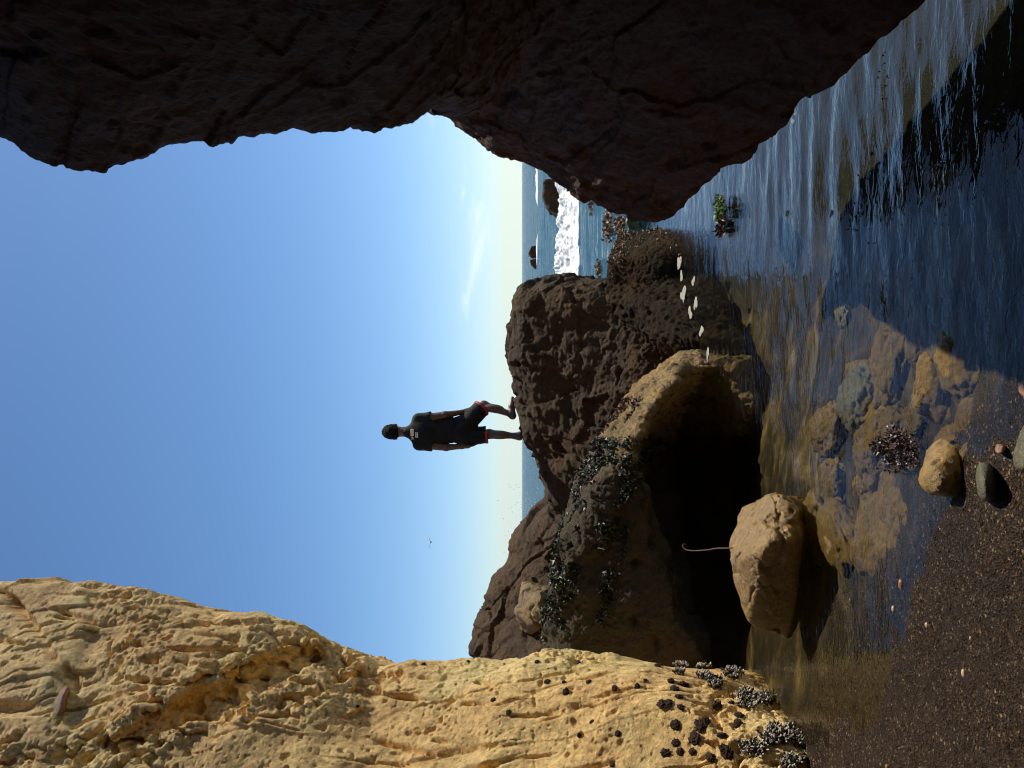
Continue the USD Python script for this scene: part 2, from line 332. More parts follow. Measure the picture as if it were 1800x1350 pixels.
def cliff_relief(p, n):
    px, py = pix(p)
    crust = sstep(fbm(p * 0.9, 3, 21) + 0.28 * np.exp(-(((px - 420) / 170) ** 2 + ((py - 1210) / 75) ** 2)) + 0.2 * np.exp(-(((px - 250) / 200) ** 2 + ((py - 1330) / 45) ** 2)), 0.06, 0.20)
    gd = np.min([seg(p, groove[k], groove[k + 1], 0, 0) for k in range(6)], 0)
    crust = np.maximum(crust, np.exp(-(gd / .30) ** 2))
    # bedding: thin ledges running up the face, leaning a little
    s = p[:, 0] * 0.62 + p[:, 1] * 1.0 + p[:, 2] * -0.10 + 0.5 * fbm(p * [0.7, 0.7, 0.35], 3, 5) + 0.10 * fbm(p * 4.0, 2, 6)
    bed = ridged(np.stack([s * 2.6, p[:, 2] * 0.25, s * 0 + 3], -1), 2, 8)
    crack = sstep(bed, 0.92, 0.98) * sstep(fbm(p * [1.3, 1.3, 0.6], 2, 9), -0.06, 0.12)
    fr = (s * 3.1 + .35 * fbm(p * [1.5, 1.5, .8], 3, 16)) % 1.0
    fine = ridged(np.stack([s * 9, p[:, 2] * 0.8, p[:, 1]], -1), 2, 12)
    smooth = 0.028 * fbm(p * 3, 3, 2) * 2 - 0.075 * crack * sstep(p[:, 2], 0.6, 1.6) + (0.010 + .016 * sstep(p[:, 2], 2.0, 3.2)) * sstep(fbm(p * [1.1, 1.1, .6], 3, 17), -.16, .10) * ((1 - fr) * sstep(fr, 0, .035) - .5) - 0.024 * sstep(fine, 0.86, 0.97) + 0.03 * fbm(np.stack([s * 5, p[:, 2] * .7, s * 0], -1), 3, 14)
    rough = 0.10 * fbm(p * [5, 5, 3.6], 6, 31, 0.68) - 0.05 * sstep(ridged(p * [9, 9, 6], 2, 33), .75, .95)
    pits = -0.018 * sstep(noise(p * 21, 41), 0.72, 0.85) * sstep(noise(p * 2.2, 42), 0.4, 0.6)
    grain = 0.018 * fbm(p * 24, 4, 44, 0.72) - 0.012 * sstep(noise(p * 38, 45) + .25 * fbm(p * 4, 2, 46), .74, .86)
    rough = rough * (1 + 1.1 * np.exp(-(gd / .28) ** 2))
    return smooth * (1 - crust) + rough * crust + pits + grain * (0.55 + crust)
cv, cf = rock(cliff_field, (-4.4, 3.0, -.5), (-1.0, 8.4, 7.0), 0.045, 0.0026, cliff_shape)
cliff = obj('sandstone_cliff', (cv, cf), M_cliff, None, True)
tag(cliff, 'tall sunlit yellow sandstone cliff with cracks and rough hollows, rising from the sand', 'cliff')

# right overhang -----------------------------------------------------
fin_pts = [W(1690, 0, 2.6), W(1500, 80, 3.2), W(1390, 200, 3.7), W(1300, 290, 4.3), W(1230, 341, 4.8), W(1170, 393, 5.2), W(1125, 403, 5.4), W(1085, 385, 5.5), W(1000, 342, 5.6), W(915, 298, 5.7), W(845, 250, 5.75), W(800, 228, 5.8), W(770, 203, 5.8),
           W(1760, -80, 2.5), W(1500, -60, 2.75), W(1200, -90, 2.9), W(950, -90, 3.1), W(790, -90, 3.6),
           [1.5, 5.55, 1.25], [2.2, 5.9, 1.75], [2.5, 5.9, 2.1], [2.1, 2.9, 1.0], [2.3, 3.0, 1.5], [2.3, 4.0, 1.85], [2.1, 4.4, 1.55]]
bridge = [W(690, 150, 2.9), W(800, 172, 3.2), W(850, 150, 4.2), W(850, 195, 5.5), W(800, 190, 5.6), W(930, 40, 4.2), W(780, -90, 2.2), W(980, -90, 3.2), W(700, -90, 2.0), [1.7, 3.2, 2.2], [1.9, 4.4, 2.1]]
RS = 0.63
roofA = [W(240, 301, 4.2 * RS), W(120, 318, 4.2 * RS), W(70, 275, 4.25 * RS), W(0, 234, 4.3 * RS), W(-110, 190, 4.4 * RS), W(350, 240, 4.25 * RS), W(450, 228, 4.3 * RS),
         W(450, -100, 1.7), W(200, -100, 1.7), W(0, -100, 1.7), W(-110, -100, 1.7), [1.0, 2.7, 3.5], [1.6, 2.4, 3.6], [1.8, 2.3, 2.6], [2.4, 1.6, 4.0], [2.4, 1.6, 2.2]]
roofB = [W(380, 237, 4.25 * RS), W(450, 230, 4.35 * RS), W(600, 245, 4.45 * RS), W(665, 245, 4.5 * RS), W(712, 246, 4.55 * RS), W(742, 224, 4.6 * RS), W(766, 206, 4.7 * RS), W(800, 160, 4.8 * RS),
         W(820, -80, 1.9), W(600, -100, 1.7), W(400, -100, 1.7), [1.4, 2.9, 2.7], [1.7, 2.9, 2.2], [2.4, 2.0, 3.2], [2.4, 2.0, 1.9]]
side = [[1.35, -3, -.4], [1.35, 2.3, -.4], [1.4, 2.3, 2.5], [1.3, 1.9, 4.9], [0.7, 1.2, 5.0], [0.2, -3, 5.0], [4, -3, -.4], [4, 2.3, -.4], [4, -3, 5.2], [4, 1.9, 5.2], [1.35, 2.7, .05], [3.4, 2.5, .05]]
added_cave = [[[-6, -4.5, -.5], [5, -4.5, -.5], [-6, -2.4, -.5], [5, -2.4, -.5], [-6, -4.5, 9], [5, -4.5, 9], [-6, -1.2, 9], [5, -1.2, 9]],  # unseen rock behind and over the camera, added to block sky light
        [[-6, -4, -.5], [-6, 2.6, -.5], [-2.3, -4, -.5], [-2.2, 2.3, -.5], [-6, -4, 9], [-6, 2.4, 9], [-1.9, -4, 9], [-1.9, 1.8, 9]],
        [[-6, -4.5, 3.7], [-6, 1.6, 4.3], [4, -4.5, 3.5], [4, 2.0, 4.0], [-6, -4.5, 9], [-6, 1.8, 9], [4, -4.5, 9], [4, 1.8, 9]]]
H_over = [Hull(fin_pts, 0.035), Hull(roofA, 0.03), Hull(roofB, 0.03), Hull(side, 0.1), Hull(bridge, 0.05)] + [Hull(c, .1) for c in added_cave]
def over_field(p):
    d = smin(H_over[1](p), H_over[2](p), 0.05)
    d = smin(d, smin(H_over[0](p), H_over[4](p), 0.12), 0.03)
    for q in H_over[3:]: d = smin(d, q(p), 0.12)
    return d + coarse_noise(p, 0.07, 2.4, 13) * np.clip(p[:, 1] / 5, .4, 1)
def over_shape(p, n):
    big = 0.075 * fbm(p * 3.0, 4, 51, 0.55)
    k = np.clip(p[:, 1] / 5, .4, 1); p = p / k[:, None] ** .6
    return k * (big + 0.045 * ridged(p * [5, 5, 7], 4, 52, .6) + 0.045 * fbm(p * 13, 5, 53, 0.74) - 0.03 * sstep(noise(p * 9, 54) + .3 * fbm(p * 25, 2, 57), .72, .9) - 0.02 + facets(p, .34, 58, .016) + facets(p, .11, 59, .012) + 0.025 * ridged(p * 11, 3, 60, .6))
ov, of = rock(over_field, (-5.0, -3.6, -.35), (3.6, 6.3, 9.3), 0.07, 0.0040, over_shape)
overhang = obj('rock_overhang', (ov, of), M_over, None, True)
tag(overhang, 'dark shaded overhanging rock roof hanging low over the water', 'cliff')

# main block the person stands on -------------------------------------
blockA = [W(893, 528, 9.2), W(899, 600, 9.2), W(903, 690, 9.25), W(913, 745, 9.3), W(924, 775, 9.3), W(948, 830, 9.4), W(962, 890, 9.4),
          W(922, 480, 9.5), W(1000, 481, 9.4), W(1045, 492, 9.1), W(1060, 510, 8.7), W(1180, 580, 8.3), W(1190, 700, 8.2), W(1190, 900, 8.2),
          [1.2, 9.3, -.5], [-1.6, 8.2, -.5], [1.2, 11.5, -.5], [-2, 11.5, -.5], [1.1, 11.0, 1.3], [-1.2, 11.2, 1.05], [.4, 10.6, 1.56]]
slopeB = [W(1047, 493, 9.1), W(1100, 497, 8.7), W(1160, 507, 8.2), W(1195, 532, 7.9), W(1225, 575, 7.2), W(1240, 610, 6.8), W(1170, 610, 7.6), W(1100, 560, 8.5), W(1060, 540, 8.9),
          [1.1, 9.6, -.5], [0, 9.4, -.5], [0.35, 6.7, -.4], [1.0, 7.8, -.4], [0.1, 7.0, -.5]]
H_blk, H_slope = Hull(blockA, 0.05), Hull(slopeB, 0.05)
def block_field(p):
    return H_blk(p) + coarse_noise(p, 0.16, 1.6, 61)
def block_shape(p, n):
    return 0.05 * fbm(p * 3, 4, 62) + 0.07 * ridged(p * 4.2, 5, 63, .62) - .035 + 0.04 * fbm(p * 13, 5, 64, .72) + 0.025 * sstep(noise(p * 12, 65), .62, .8) + .06 * sstep(n[:, 2], .3, .8) * fbm(p * 5, 4, 67, .65) + facets(p, .5, 160, .03) - .06 * sstep(ridged(p * [1.3, 1.3, 1.0], 3, 161), .9, .98) + .05 * fbm(p * 1.8, 2, 162)
bv, bf = rock(block_field, (-2.3, 7.6, -.4), (1.6, 11.8, 1.8), 0.045, 0.0026, block_shape)
block = obj('boulder', (bv, bf), M_main, None, True)
tag(block, 'big flat-topped brown boulder the person stands on', 'rock')
def slope_field(p):
    return H_slope(p) + coarse_noise(p, 0.1, 2.5, 67)
def slope_shape(p, n):
    return 0.04 * fbm(p * 4, 3, 68) + 0.055 * (noise(p * [24, 24, 18], 69) - .5) + 0.03 * fbm(p * 30, 3, 70, .7)
sv, sf = rock(slope_field, (-.3, 6.3, -.35), (1.4, 9.9, .9), 0.035, 0.0019, slope_shape)
tag(obj('rock_slope', (sv, sf), M_barn, None, True), 'grey barnacle-crusted low rock sloping from the big boulder into the pool', 'rock')

# ridge with the dark hollow -------------------------------------------
ridgeP = [W(1188, 612, 7.3), W(1105, 690, 7.4), W(1062, 755, 7.4), W(1035, 805, 7.3), W(1003, 880, 6.9), W(975, 960, 6.65), W(957, 1040, 6.55), W(948, 1150, 6.5), W(948, 1230, 6.5),
          W(1246, 632, 6.6), W(1190, 660, 6.5), W(1138, 725, 6.4), W(1122, 800, 6.4), W(1150, 880, 6.3), W(1190, 950, 6.25), W(1190, 1050, 6.2), W(1190, 1200, 6.2), W(1262, 850, 6.3), W(1270, 1200, 6.2), W(1262, 660, 6.5),
          [.2, 8.0, -.4], [-3, 8.2, -.4], [-3, 8.4, 1.1], [-1.5, 8.5, .9], [-.1, 8.2, .4], [0.2, 6.5, -.4], [-3, 6.1, -.4]]
H_ridge = Hull(ridgeP, 0.05)
hollow = [ellipsoid((-.75, 6.25, .06), (.86, 1.6, .5)), ellipsoid((-1.35, 6.2, -.06), (.8, 1.3, .42)), ellipsoid((-.35, 6.2, .0), (.5, .8, .42))]
def ridge_field(p):
    d = H_ridge(p) + coarse_noise(p, 0.2, 1.7, 71)
    wob = .30 * fbm(p * 2.6, 4, 77, .6)
    for q in hollow: d = np.maximum(d, -(q(p) + wob))
    return d
def ridge_shape(p, n):
    up_ = sstep(n[:, 2], 0.1, 0.6)
    return 0.13 * fbm(p * 3, 5, 72, .58) + 0.06 * ridged(p * 4, 5, 73, .62) - .03 + (0.045 + 0.04 * up_) * fbm(p * 13, 5, 74, .72) + .03 * (noise(p * 27, 78) - .5) * sstep(p[:, 0], -.7, -.1) - 0.05 * sstep(ridged(p * 1.8, 2, 75), .92, .99)
gv, gf = rock(ridge_field, (-2.9, 5.7, -.35), (.5, 8.6, 1.7), 0.04, 0.0026, ridge_shape)
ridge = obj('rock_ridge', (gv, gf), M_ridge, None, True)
tag(ridge, 'low weedy rock ridge with sunlit crest and a black hollow beneath it', 'rock')

# back left rocks --------------------------------------------------------
backP = [W(833, 1160, 10.5), W(835, 1105, 10.4), W(858, 1066, 10.3), W(880, 1020, 10.2), W(903, 990, 10.1), W(915, 948, 10), W(943, 910, 9.9), W(962, 885, 9.8), W(825, 1250, 10.8), W(822, 1380, 11),
         W(1010, 1200, 8.9), W(1010, 1000, 9.0), W(1010, 890, 9.3), [-5, 12.5, -.5], [-1.3, 12, -.5], [-5, 12.5, 1.9], [-1.6, 11.5, 1.0], [-5.2, 9, 1.9], [-5, 9, -.5], [-1.2, 9, -.5]]
H_back = Hull(backP, 0.05)
def back_field(p): return H_back(p) + coarse_noise(p, 0.25, 1.5, 81)
def back_shape(p, n):
    s = p[:, 0] * .8 + p[:, 2] * .9 + .25 * fbm(p * 1.2, 2, 82)
    lay = ridged(np.stack([s * 8, p[:, 1] * .8, p[:, 2] * .3], -1), 2, 83); st = (s * 4.5 + .3 * fbm(p * 2, 2, 87)) % 1.0
    return 0.06 * fbm(p * 3, 4, 84) + 0.03 * ridged(p * 4, 4, 85, .6) - 0.05 * sstep(lay, .88, .97) + .03 * (1 - st) * sstep(st, 0, .04) * sstep(fbm(p * 1.6, 2, 89), -.1, .1) + .08 * fbm(p * 7, 5, 86, .72) + facets(p, .4, 180, .05) + .12 * fbm(p * 2.2, 3, 181) + .05 * ridged(p * 4.5, 4, 88, .6)
kv, kf = rock(back_field, (-4.6, 8.6, .1), (-1, 12.2, 2.4), 0.05, 0.0028, back_shape)
tag(obj('layered_rock', (kv, kf), M_main, None, True), 'brown layered rock leaning behind the ridge, next to the cliff', 'rock')
litP = [W(907, 1078, 8.75), W(922, 1050, 8.7), W(955, 1038, 8.6), W(974, 1052, 8.5), W(978, 1085, 8.4), W(962, 1108, 8.5), W(930, 1098, 8.6), W(950, 1070, 8.35),
        [-2.3, 9.6, .9], [-2.9, 9.6, 1.5], [-2.3, 9.6, 1.5]]
H_lit = Hull(litP, 0.008)
lv, lf = rock(lambda p: H_lit(p) + coarse_noise(p, .04, 4, 91), (-3.2, 8, .7), (-1.8, 9.9, 1.9), 0.03, 0.002, lambda p, n: .07 * fbm(p * 5, 5, 92, .65) - .05 * sstep(ridged(p * 4, 2, 93), .82, .97) + .03 * fbm(p * 18, 3, 94))
tag(obj('rock_block', (lv, lf), M_slab, None, True), 'small sunlit yellow rock block jutting from the layered brown rock', 'rock')

# boulder in the gap -----------------------------------------------------
gapP = [W(1064, 478, 8.7), W(1075, 452, 8.6), W(1090, 442, 8.6), W(1110, 440, 8.5), W(1150, 450, 8.3), W(1185, 436, 8.25), W(1197, 442, 8.2), W(1195, 510, 8.2), W(1064, 510, 8.8),
        [1.05, 9.3, .45], [1.7, 9.3, .45], [1.75, 9.3, -.4], [1.0, 9.3, -.4], [1.55, 8.15, -.4], [1.0, 8.15, -.4]]
H_gap = Hull(gapP, .03)
av, af = rock(lambda p: H_gap(p) + coarse_noise(p, .06, 4, 95), (.8, 7.9, -.35), (2.0, 9.6, 1.0), 0.03, 0.0019, lambda p, n: .03 * fbm(p * 5, 3, 96) + .03 * fbm(p * 24, 3, 97, .7))
tag(obj('boulder', (av, af), M_barn, None, True), 'small dark square boulder standing in the water right of the big boulder', 'rock')

# stones in and around the pool -----------------------------------------
def pts_stone(name, label, pts, mat, seed, h=0.02, amp=.02, k=.0022, noise_s=5.0, pit=0.0, kk=.03, carve=()):
    pts = np.array(pts); H = Hull(pts, kk)
    def field(p):
        d = H(p) + coarse_noise(p, amp * 1.6, 3.5, seed)
        for q in carve: d = np.maximum(d, -(q(p) + amp * fbm(p * 9, 3, seed + 5)))
        return d
    v, f = rock(field, pts.min(0) - .12, pts.max(0) + .12, h, k,
                lambda p, n: amp * fbm(p * noise_s, 4, seed + 1) + amp * .35 * fbm(p * 28, 3, seed + 2, .6) - pit * sstep(noise(p * 26, seed + 3), .70, .78))
    m = obj(name, (v, f), mat, None, True)
    return tag(m, label, 'stone')
st_h = Hull([W(1281, 962, 4.60), W(1290, 928, 4.62), W(1316, 892, 4.62), W(1343, 867, 4.6), W(1371, 866, 4.5), W(1400, 895, 4.38), W(1408, 935, 4.33), W(1346, 958, 4.22), W(1394, 955, 4.24), W(1302, 982, 4.42),
             W(1295, 1030, 4.58), W(1299, 1062, 4.58), W(1312, 1093, 4.55), W(1350, 1116, 4.6), W(1386, 1125, 4.66), W(1411, 1070, 4.6), W(1414, 985, 4.5), W(1414, 940, 4.4), [-.74, 4.8, -.2], [-1.25, 4.8, -.2], [-1.25, 5.0, -.2], [-.7, 5.0, -.2], [-1.2, 4.9, .1], [-.74, 4.92, .2]], .005)
def stone_field(p):
    return st_h(p) + coarse_noise(p, .05, 4, 101)
tv_, tf_ = rock(stone_field, (-1.5, 4.1, -.22), (-.5, 5.1, .5), .018, .0022, lambda p, n: .035 * fbm(p * 6, 4, 102) + facets(p, .16, 106, .005) + 0.018 * fbm(p * 22, 4, 103, .7) - .02 * sstep(ridged(p * [3, 3, 5], 2, 107), .9, .98) - .014 * sstep(noise(p * 34, 104), .72, .80) * sstep(p[:, 0], -.86, -.74))
tag(obj('stone', (tv_, tf_), M_pool, None, True), 'tan angular stone with a bright pitted top before the dark hollow', 'stone')
pts_stone('stone', 'tan rounded stone with a lit ragged edge beside purple weed in the pool',
          [W(1607, 835, 2.882), W(1620, 800, 2.929), W(1645, 770, 2.929), W(1672, 745, 2.977), W(1685, 765, 2.882), W(1690, 800, 2.835), W(1680, 850, 2.788), W(1650, 868, 2.788), W(1620, 860, 2.835), W(1640, 820, 2.788),
           [-.15, 3.0, -.2], [-.4, 3.0, -.2], [-.15, 3.3, -.2], [-.4, 3.3, -.2]], M_pool, 111, .012, .03, .0022, 8, .012, .015)
pts_stone('stone', 'small pale oval stone lying in shallow water on the dark gravel',
          [W(1708, 830, 2.617), W(1712, 812, 2.636), W(1725, 808, 2.626), W(1735, 815, 2.598), W(1744, 850, 2.559), W(1742, 875, 2.540), W(1725, 882, 2.559), W(1712, 865, 2.598), W(1725, 840, 2.502), [-.28, 2.8, -.08], [-.38, 2.8, -.08], [-.33, 2.7, -.1]], M_greenstone, 121, .008, .01, .0022, 10, 0, .008)
pts_stone('stone', 'large olive wet stone at the right edge of the pool shallows',
          [W(1750, 800, 2.412), W(1760, 770, 2.439), W(1775, 725, 2.457), W(1800, 690, 2.439), W(1830, 690, 2.366), W(1830, 780, 2.275), W(1810, 840, 2.275), W(1780, 845, 2.321), W(1758, 835, 2.366), W(1790, 770, 2.275), [-.05, 2.7, -.25], [-.3, 2.7, -.25], [-.2, 2.3, -.2]], M_greenstone, 131, .012, .03, .0022, 9, .0, .02)
pts_stone('stone', 'reddish small round stone touching the olive wet stone, upper one', [W(1785, 690, 2.474), W(1790, 668, 2.474), W(1805, 665, 2.437), W(1815, 690, 2.418), W(1800, 705, 2.418), [0, 2.7, -.1], [-.04, 2.55, -.1]], M_redstone, 141, .006, .008, .0022, 10, 0, .003)
pts_stone('stone', 'tiny reddish stone touching the olive wet stone, lower one', [W(1742, 788, 2.557), W(1748, 778, 2.557), W(1758, 782, 2.538), W(1756, 796, 2.519), W(1746, 798, 2.529), [-.21, 2.76, -.08], [-.2, 2.64, -.08]], M_redstone, 144, .006, .006, .0022, 10, 0, .002)
# drowned slabs, just below the surface
def slab(name, label, outline, depth, thick, mat, seed):
    top = [WZ(a, b, -depth) for a, b in outline]; c = np.mean(top, 0)
    pts = top + [c + [0, 0, thick * .08]] + [np.array([p[0], p[1], -depth - thick]) + (p - c) * [.2, .2, 0] for p in top]
    return pts_stone(name, label, pts, mat, seed, .016, .075, .0025, 6, 0, .01)
slab('drowned_slab', 'pale triangular slab under shallow water left of the purple weed', [(1500, 850), (1530, 810), (1570, 860), (1600, 930), (1590, 1000), (1545, 1020), (1505, 990)], .045, .12, M_slab, 151)
slab('drowned_slab', 'long pale slab under water running right from the lit ragged stone', [(1590, 600), (1620, 625), (1668, 640), (1685, 690), (1670, 735), (1640, 720), (1630, 650)], .06, .12, M_slab, 161)
slab('drowned_slab', 'pale narrow slab under dark water with rippled light', [(1737, 425), (1760, 430), (1775, 500), (1770, 590), (1740, 570), (1735, 500)], .07, .15, M_slab, 171)
slab('drowned_slab', 'brownish slab under the pool directly before the lit ridge end', [(1480, 640), (1520, 620), (1535, 680), (1525, 740), (1490, 740)], .12, .15, M_slab, 181)
slab('drowned_slab', 'thin brown slab under blue water below the overhang', [(1610, 310), (1640, 305), (1658, 350), (1655, 400), (1638, 390), (1625, 350)], .08, .12, M_slab, 191)
slab('drowned_slab', 'short mossy brown slab near the reflection edge of the big boulder', [(1510, 470), (1535, 465), (1545, 520), (1530, 560), (1512, 530)], .12, .15, M_greenstone, 196)
slab('drowned_slab', 'narrow yellowish slab deeper in the pool right of the mossy one', [(1570, 480), (1590, 470), (1600, 560), (1590, 620), (1575, 560)], .1, .15, M_slab, 199)

# ------------------------------------------------------------------ sand, sea bed, water
def ground_z(x, y):
    P = np.stack([x, y, x * 0], -1)
    shore = -0.75 * (x + 1.7) - 0.66 * (y - 4.3)          # sand climbs towards the viewer and to the left
    z = np.where(shore > 0, shore * 0.07, np.maximum(shore * 0.16, -0.42)) + 0.05 * fbm(P * 1.0, 3, 201) + 0.016 * fbm(P * 5, 3, 202) + 0.016 * fbm(P * 13, 3, 204, .6)
    rocky = sstep(y, 3.3, 4.6) * sstep(-z, .02, .2)
    z = z + rocky * 0.10 * fbm(P * 2.6, 4, 203)
    z = z - 1.6 * sstep(y, 10.5, 16) - 6 * sstep(y, 25, 90)
    return z
def sheet(y0, y1, rows, ws, cols, zf, squeeze=1.0):
    y = y0 + (y1 - y0) * np.linspace(0, 1, rows) if ws is None else np.geomspace(y0 + 3, y1 + 3, rows) - 3
    return y
def grid(ys, half, cols, zf):
    t = np.linspace(-1, 1, cols)
    X = half(ys)[:, None] * t[None]; Y = np.repeat(ys[:, None], cols, 1)
    v = np.stack([X, Y, zf(X.ravel(), Y.ravel()).reshape(X.shape)], -1).reshape(-1, 3)
    i = np.arange(len(ys) - 1)[:, None] * cols + np.arange(cols - 1)[None]; i = i.ravel()
    return v, np.vstack([np.stack([i, i + 1, i + cols + 1], 1), np.stack([i, i + cols + 1, i + cols], 1)])
ysg = np.concatenate([np.linspace(-4, 1.8, 30, endpoint=False), np.geomspace(1.8, 14, 290, endpoint=False), np.geomspace(14, 9000, 60)])
gv_, gf_ = grid(ysg, lambda y: np.maximum(4.5, y * .62) + np.maximum(0, y - 14) * 1.0, 280, ground_z)
M_sand = usdkit.material(stage, '/World/Looks/wet_gravelly_sand', {
    'g': ('geometry', {}),
    'v': ('voronoi_texture', {'scale': 130.0}), 'v2': ('voronoi_texture', {'scale': 48.0}),
    'r': ('rgb_ramp', {'ramp': [(0.0, (0.004, 0.0020, 0.0007)), (0.45, (0.010, 0.0048, 0.0016)), (0.8, (0.020, 0.0098, 0.0034)), (0.94, (0.045, 0.025, 0.010)), (1.0, (0.16, 0.12, 0.075))]}),
    'sc': ('separate_color', {}),
    'n': ('noise_texture', {'scale': 1.6, 'detail': 6, 'roughness': 0.65}),
    'rn': ('rgb_ramp', {'ramp': [(0.3, (0.55, 0.5, 0.48)), (0.55, (1.0, 1.0, 1.0)), (0.75, (1.5, 1.35, 1.1))]}),
    'mul': ('mix_color', {'blend_type': 'multiply', 'fac': 1.0, 'use_clamp': False}),
    'sep': ('separate_xyz', {}), 'wet': ('map_range', {'range_type': 'smoothstep', 'from_min': 0.0, 'from_max': -0.06, 'clamp': True}), 'nbed': ('noise_texture', {'scale': 2.6, 'detail': 9, 'roughness': 0.72, 'distortion': 0.5}),
    'rbed': ('rgb_ramp', {'ramp': [(0.40, (0.008, 0.006, 0.003)), (0.50, (0.026, 0.017, 0.007)), (0.58, (0.07, 0.048, 0.018)), (0.70, (0.20, 0.145, 0.065))]}), 'bed': ('mix_color', {}), 'bedm': ('mix_color', {'b': (0.006, 0.007, 0.006)}), 'darkx': ('map_range', {'range_type': 'smoothstep', 'from_min': 0.35, 'from_max': 1.1, 'to_max': 0.92, 'clamp': True}),  # bed colour darkens towards the right
    'nb': ('noise_texture', {'scale': 70.0, 'detail': 5, 'roughness': 0.7}),
    'b1': ('bump', {'strength': 0.9, 'distance': 0.004}), 'b2': ('bump', {'strength': 0.6, 'distance': 0.008}),
    'rr': ('map_range', {'from_min': 0.3, 'from_max': 0.7, 'to_min': 0.35, 'to_max': 0.8, 'clamp': True}),
    'p': ('principled_bsdf', {'specular_ior_level': 0.12}),
}, [('g.position', 'v.vector'), ('g.position', 'v2.vector'), ('g.position', 'n.vector'), ('g.position', 'nb.vector'), ('v.color', 'sc.color'), ('sc.r', 'r.fac'), ('n.fac', 'rn.fac'), ('r.color', 'mul.a'), ('rn.color', 'mul.b'),
    ('g.position', 'sep.vector'), ('sep.z', 'wet.value'), ('g.position', 'nbed.vector'), ('nbed.fac', 'rbed.fac'), ('mul.result', 'bed.a'), ('sep.x', 'darkx.value'), ('rbed.color', 'bedm.a'), ('darkx.result', 'bedm.fac'), ('bedm.result', 'bed.b'), ('wet.result', 'bed.fac'), ('bed.result', 'p.base_color'), ('v.distance', 'b1.height'), ('nb.fac', 'b2.height'), ('b1.normal', 'b2.normal'), ('b2.normal', 'p.normal'), ('nb.fac', 'rr.value'), ('rr.result', 'p.roughness')], surface='p.BSDF')
tag(obj('sand', (gv_, gf_), M_sand, None, True), kind='structure')

def water_z(x, y):
    sea = sstep(y, 10.5, 22)
    P = lambda sx, sy, o=0: np.stack([x * sx + o, y * sy + o, x * 0 + o], -1)
    w = (0.013 * fbm(P(1.5, 3.6), 2, 211) + 0.012 * fbm(P(4.0, 8.5, 5), 3, 212) + .008 * (ridged(P(3.2, 7, 31), 2, 218) - .5)) * (1 - .3 * sstep(y, 4, 6)) + 0.026 * (ridged(P(.9, 3.4, 21), 2, 217) - .5) * sstep(x - .1 * y, -.1, .6) * (1 - sstep(y, 4, 7)) + 0.0022 * fbm(P(11, 26, 9), 2, 213)
    calm = 0.35 + 0.65 * sstep(x + .35 * (y - 3), -.9, .5)
    w = w * calm
    s = 0.22 * fbm(P(.10, .34, 2), 3, 214) + .10 * fbm(P(.5, 1.3, 7), 3, 215) + .25 * sstep(y, 30, 60) * fbm(P(.03, .12, 3), 2, 216)
    sway = np.maximum(0, 1 - y / 3500)
    return w * (1 - sea) + s * sea * sway + 0.006
ysw = np.concatenate([np.linspace(-4, 1.9, 24, endpoint=False), np.geomspace(1.9, 12, 380, endpoint=False), np.geomspace(12, 60, 200, endpoint=False), np.geomspace(60, 9000, 80)])
wv, wf = grid(ysw, lambda y: np.maximum(4.5, y * .6) + np.maximum(0, y - 12) * .8, 300, water_z)
M_water = usdkit.material(stage, '/World/Looks/sea_water', {
    'g': ('geometry', {}), 'sep': ('separate_xyz', {}),
    'mp': ('mapping', {'scale': (13.0, 27.0, 1.0)}), 'n': ('noise_texture', {'scale': 1.0, 'detail': 2, 'roughness': 0.5, 'distortion': 1.0}),
    'b': ('bump', {'strength': 0.3, 'distance': 0.01}), 'mp2': ('mapping', {'scale': (0.9, 3.2, 1.0)}), 'n2': ('noise_texture', {'scale': 1.0, 'detail': 5, 'roughness': 0.6, 'distortion': 0.6}), 'b2': ('bump', {'distance': 0.5}),
    'fr': ('fresnel', {'IOR': 1.33}),
    'tr': ('transparent_bsdf', {'color': (0.76, 0.76, 0.66)}),
    'gl': ('glossy_bsdf', {'color': (1.0, 1.0, 1.0), 'roughness': 0.02}),
    'deep': ('diffuse_bsdf', {'color': (0.02, 0.062, 0.10)}),
    'far': ('map_range', {'range_type': 'smoothstep', 'from_min': 9.0, 'from_max': 15.0, 'clamp': True}),
    'body': ('mix_closure', {}), 'mix': ('mix_closure', {}),
}, [('g.position', 'mp.vector'), ('mp.vector', 'n.vector'), ('n.fac', 'b.height'), ('g.position', 'mp2.vector'), ('mp2.vector', 'n2.vector'), ('n2.fac', 'b2.height'), ('far.result', 'b2.strength'), ('b.normal', 'b2.normal'), ('b2.normal', 'gl.normal'), ('b2.normal', 'fr.normal'), ('g.position', 'sep.vector'), ('sep.y', 'far.value'),
    ('far.result', 'body.fac'), ('tr.BSDF', 'body.closure1'), ('deep.BSDF', 'body.closure2'), ('fr.fac', 'mix.fac'), ('body.closure', 'mix.closure1'), ('gl.BSDF', 'mix.closure2')], surface='mix.closure')
tag(obj('sea_water', (wv, wf), M_water, None, True), kind='structure')

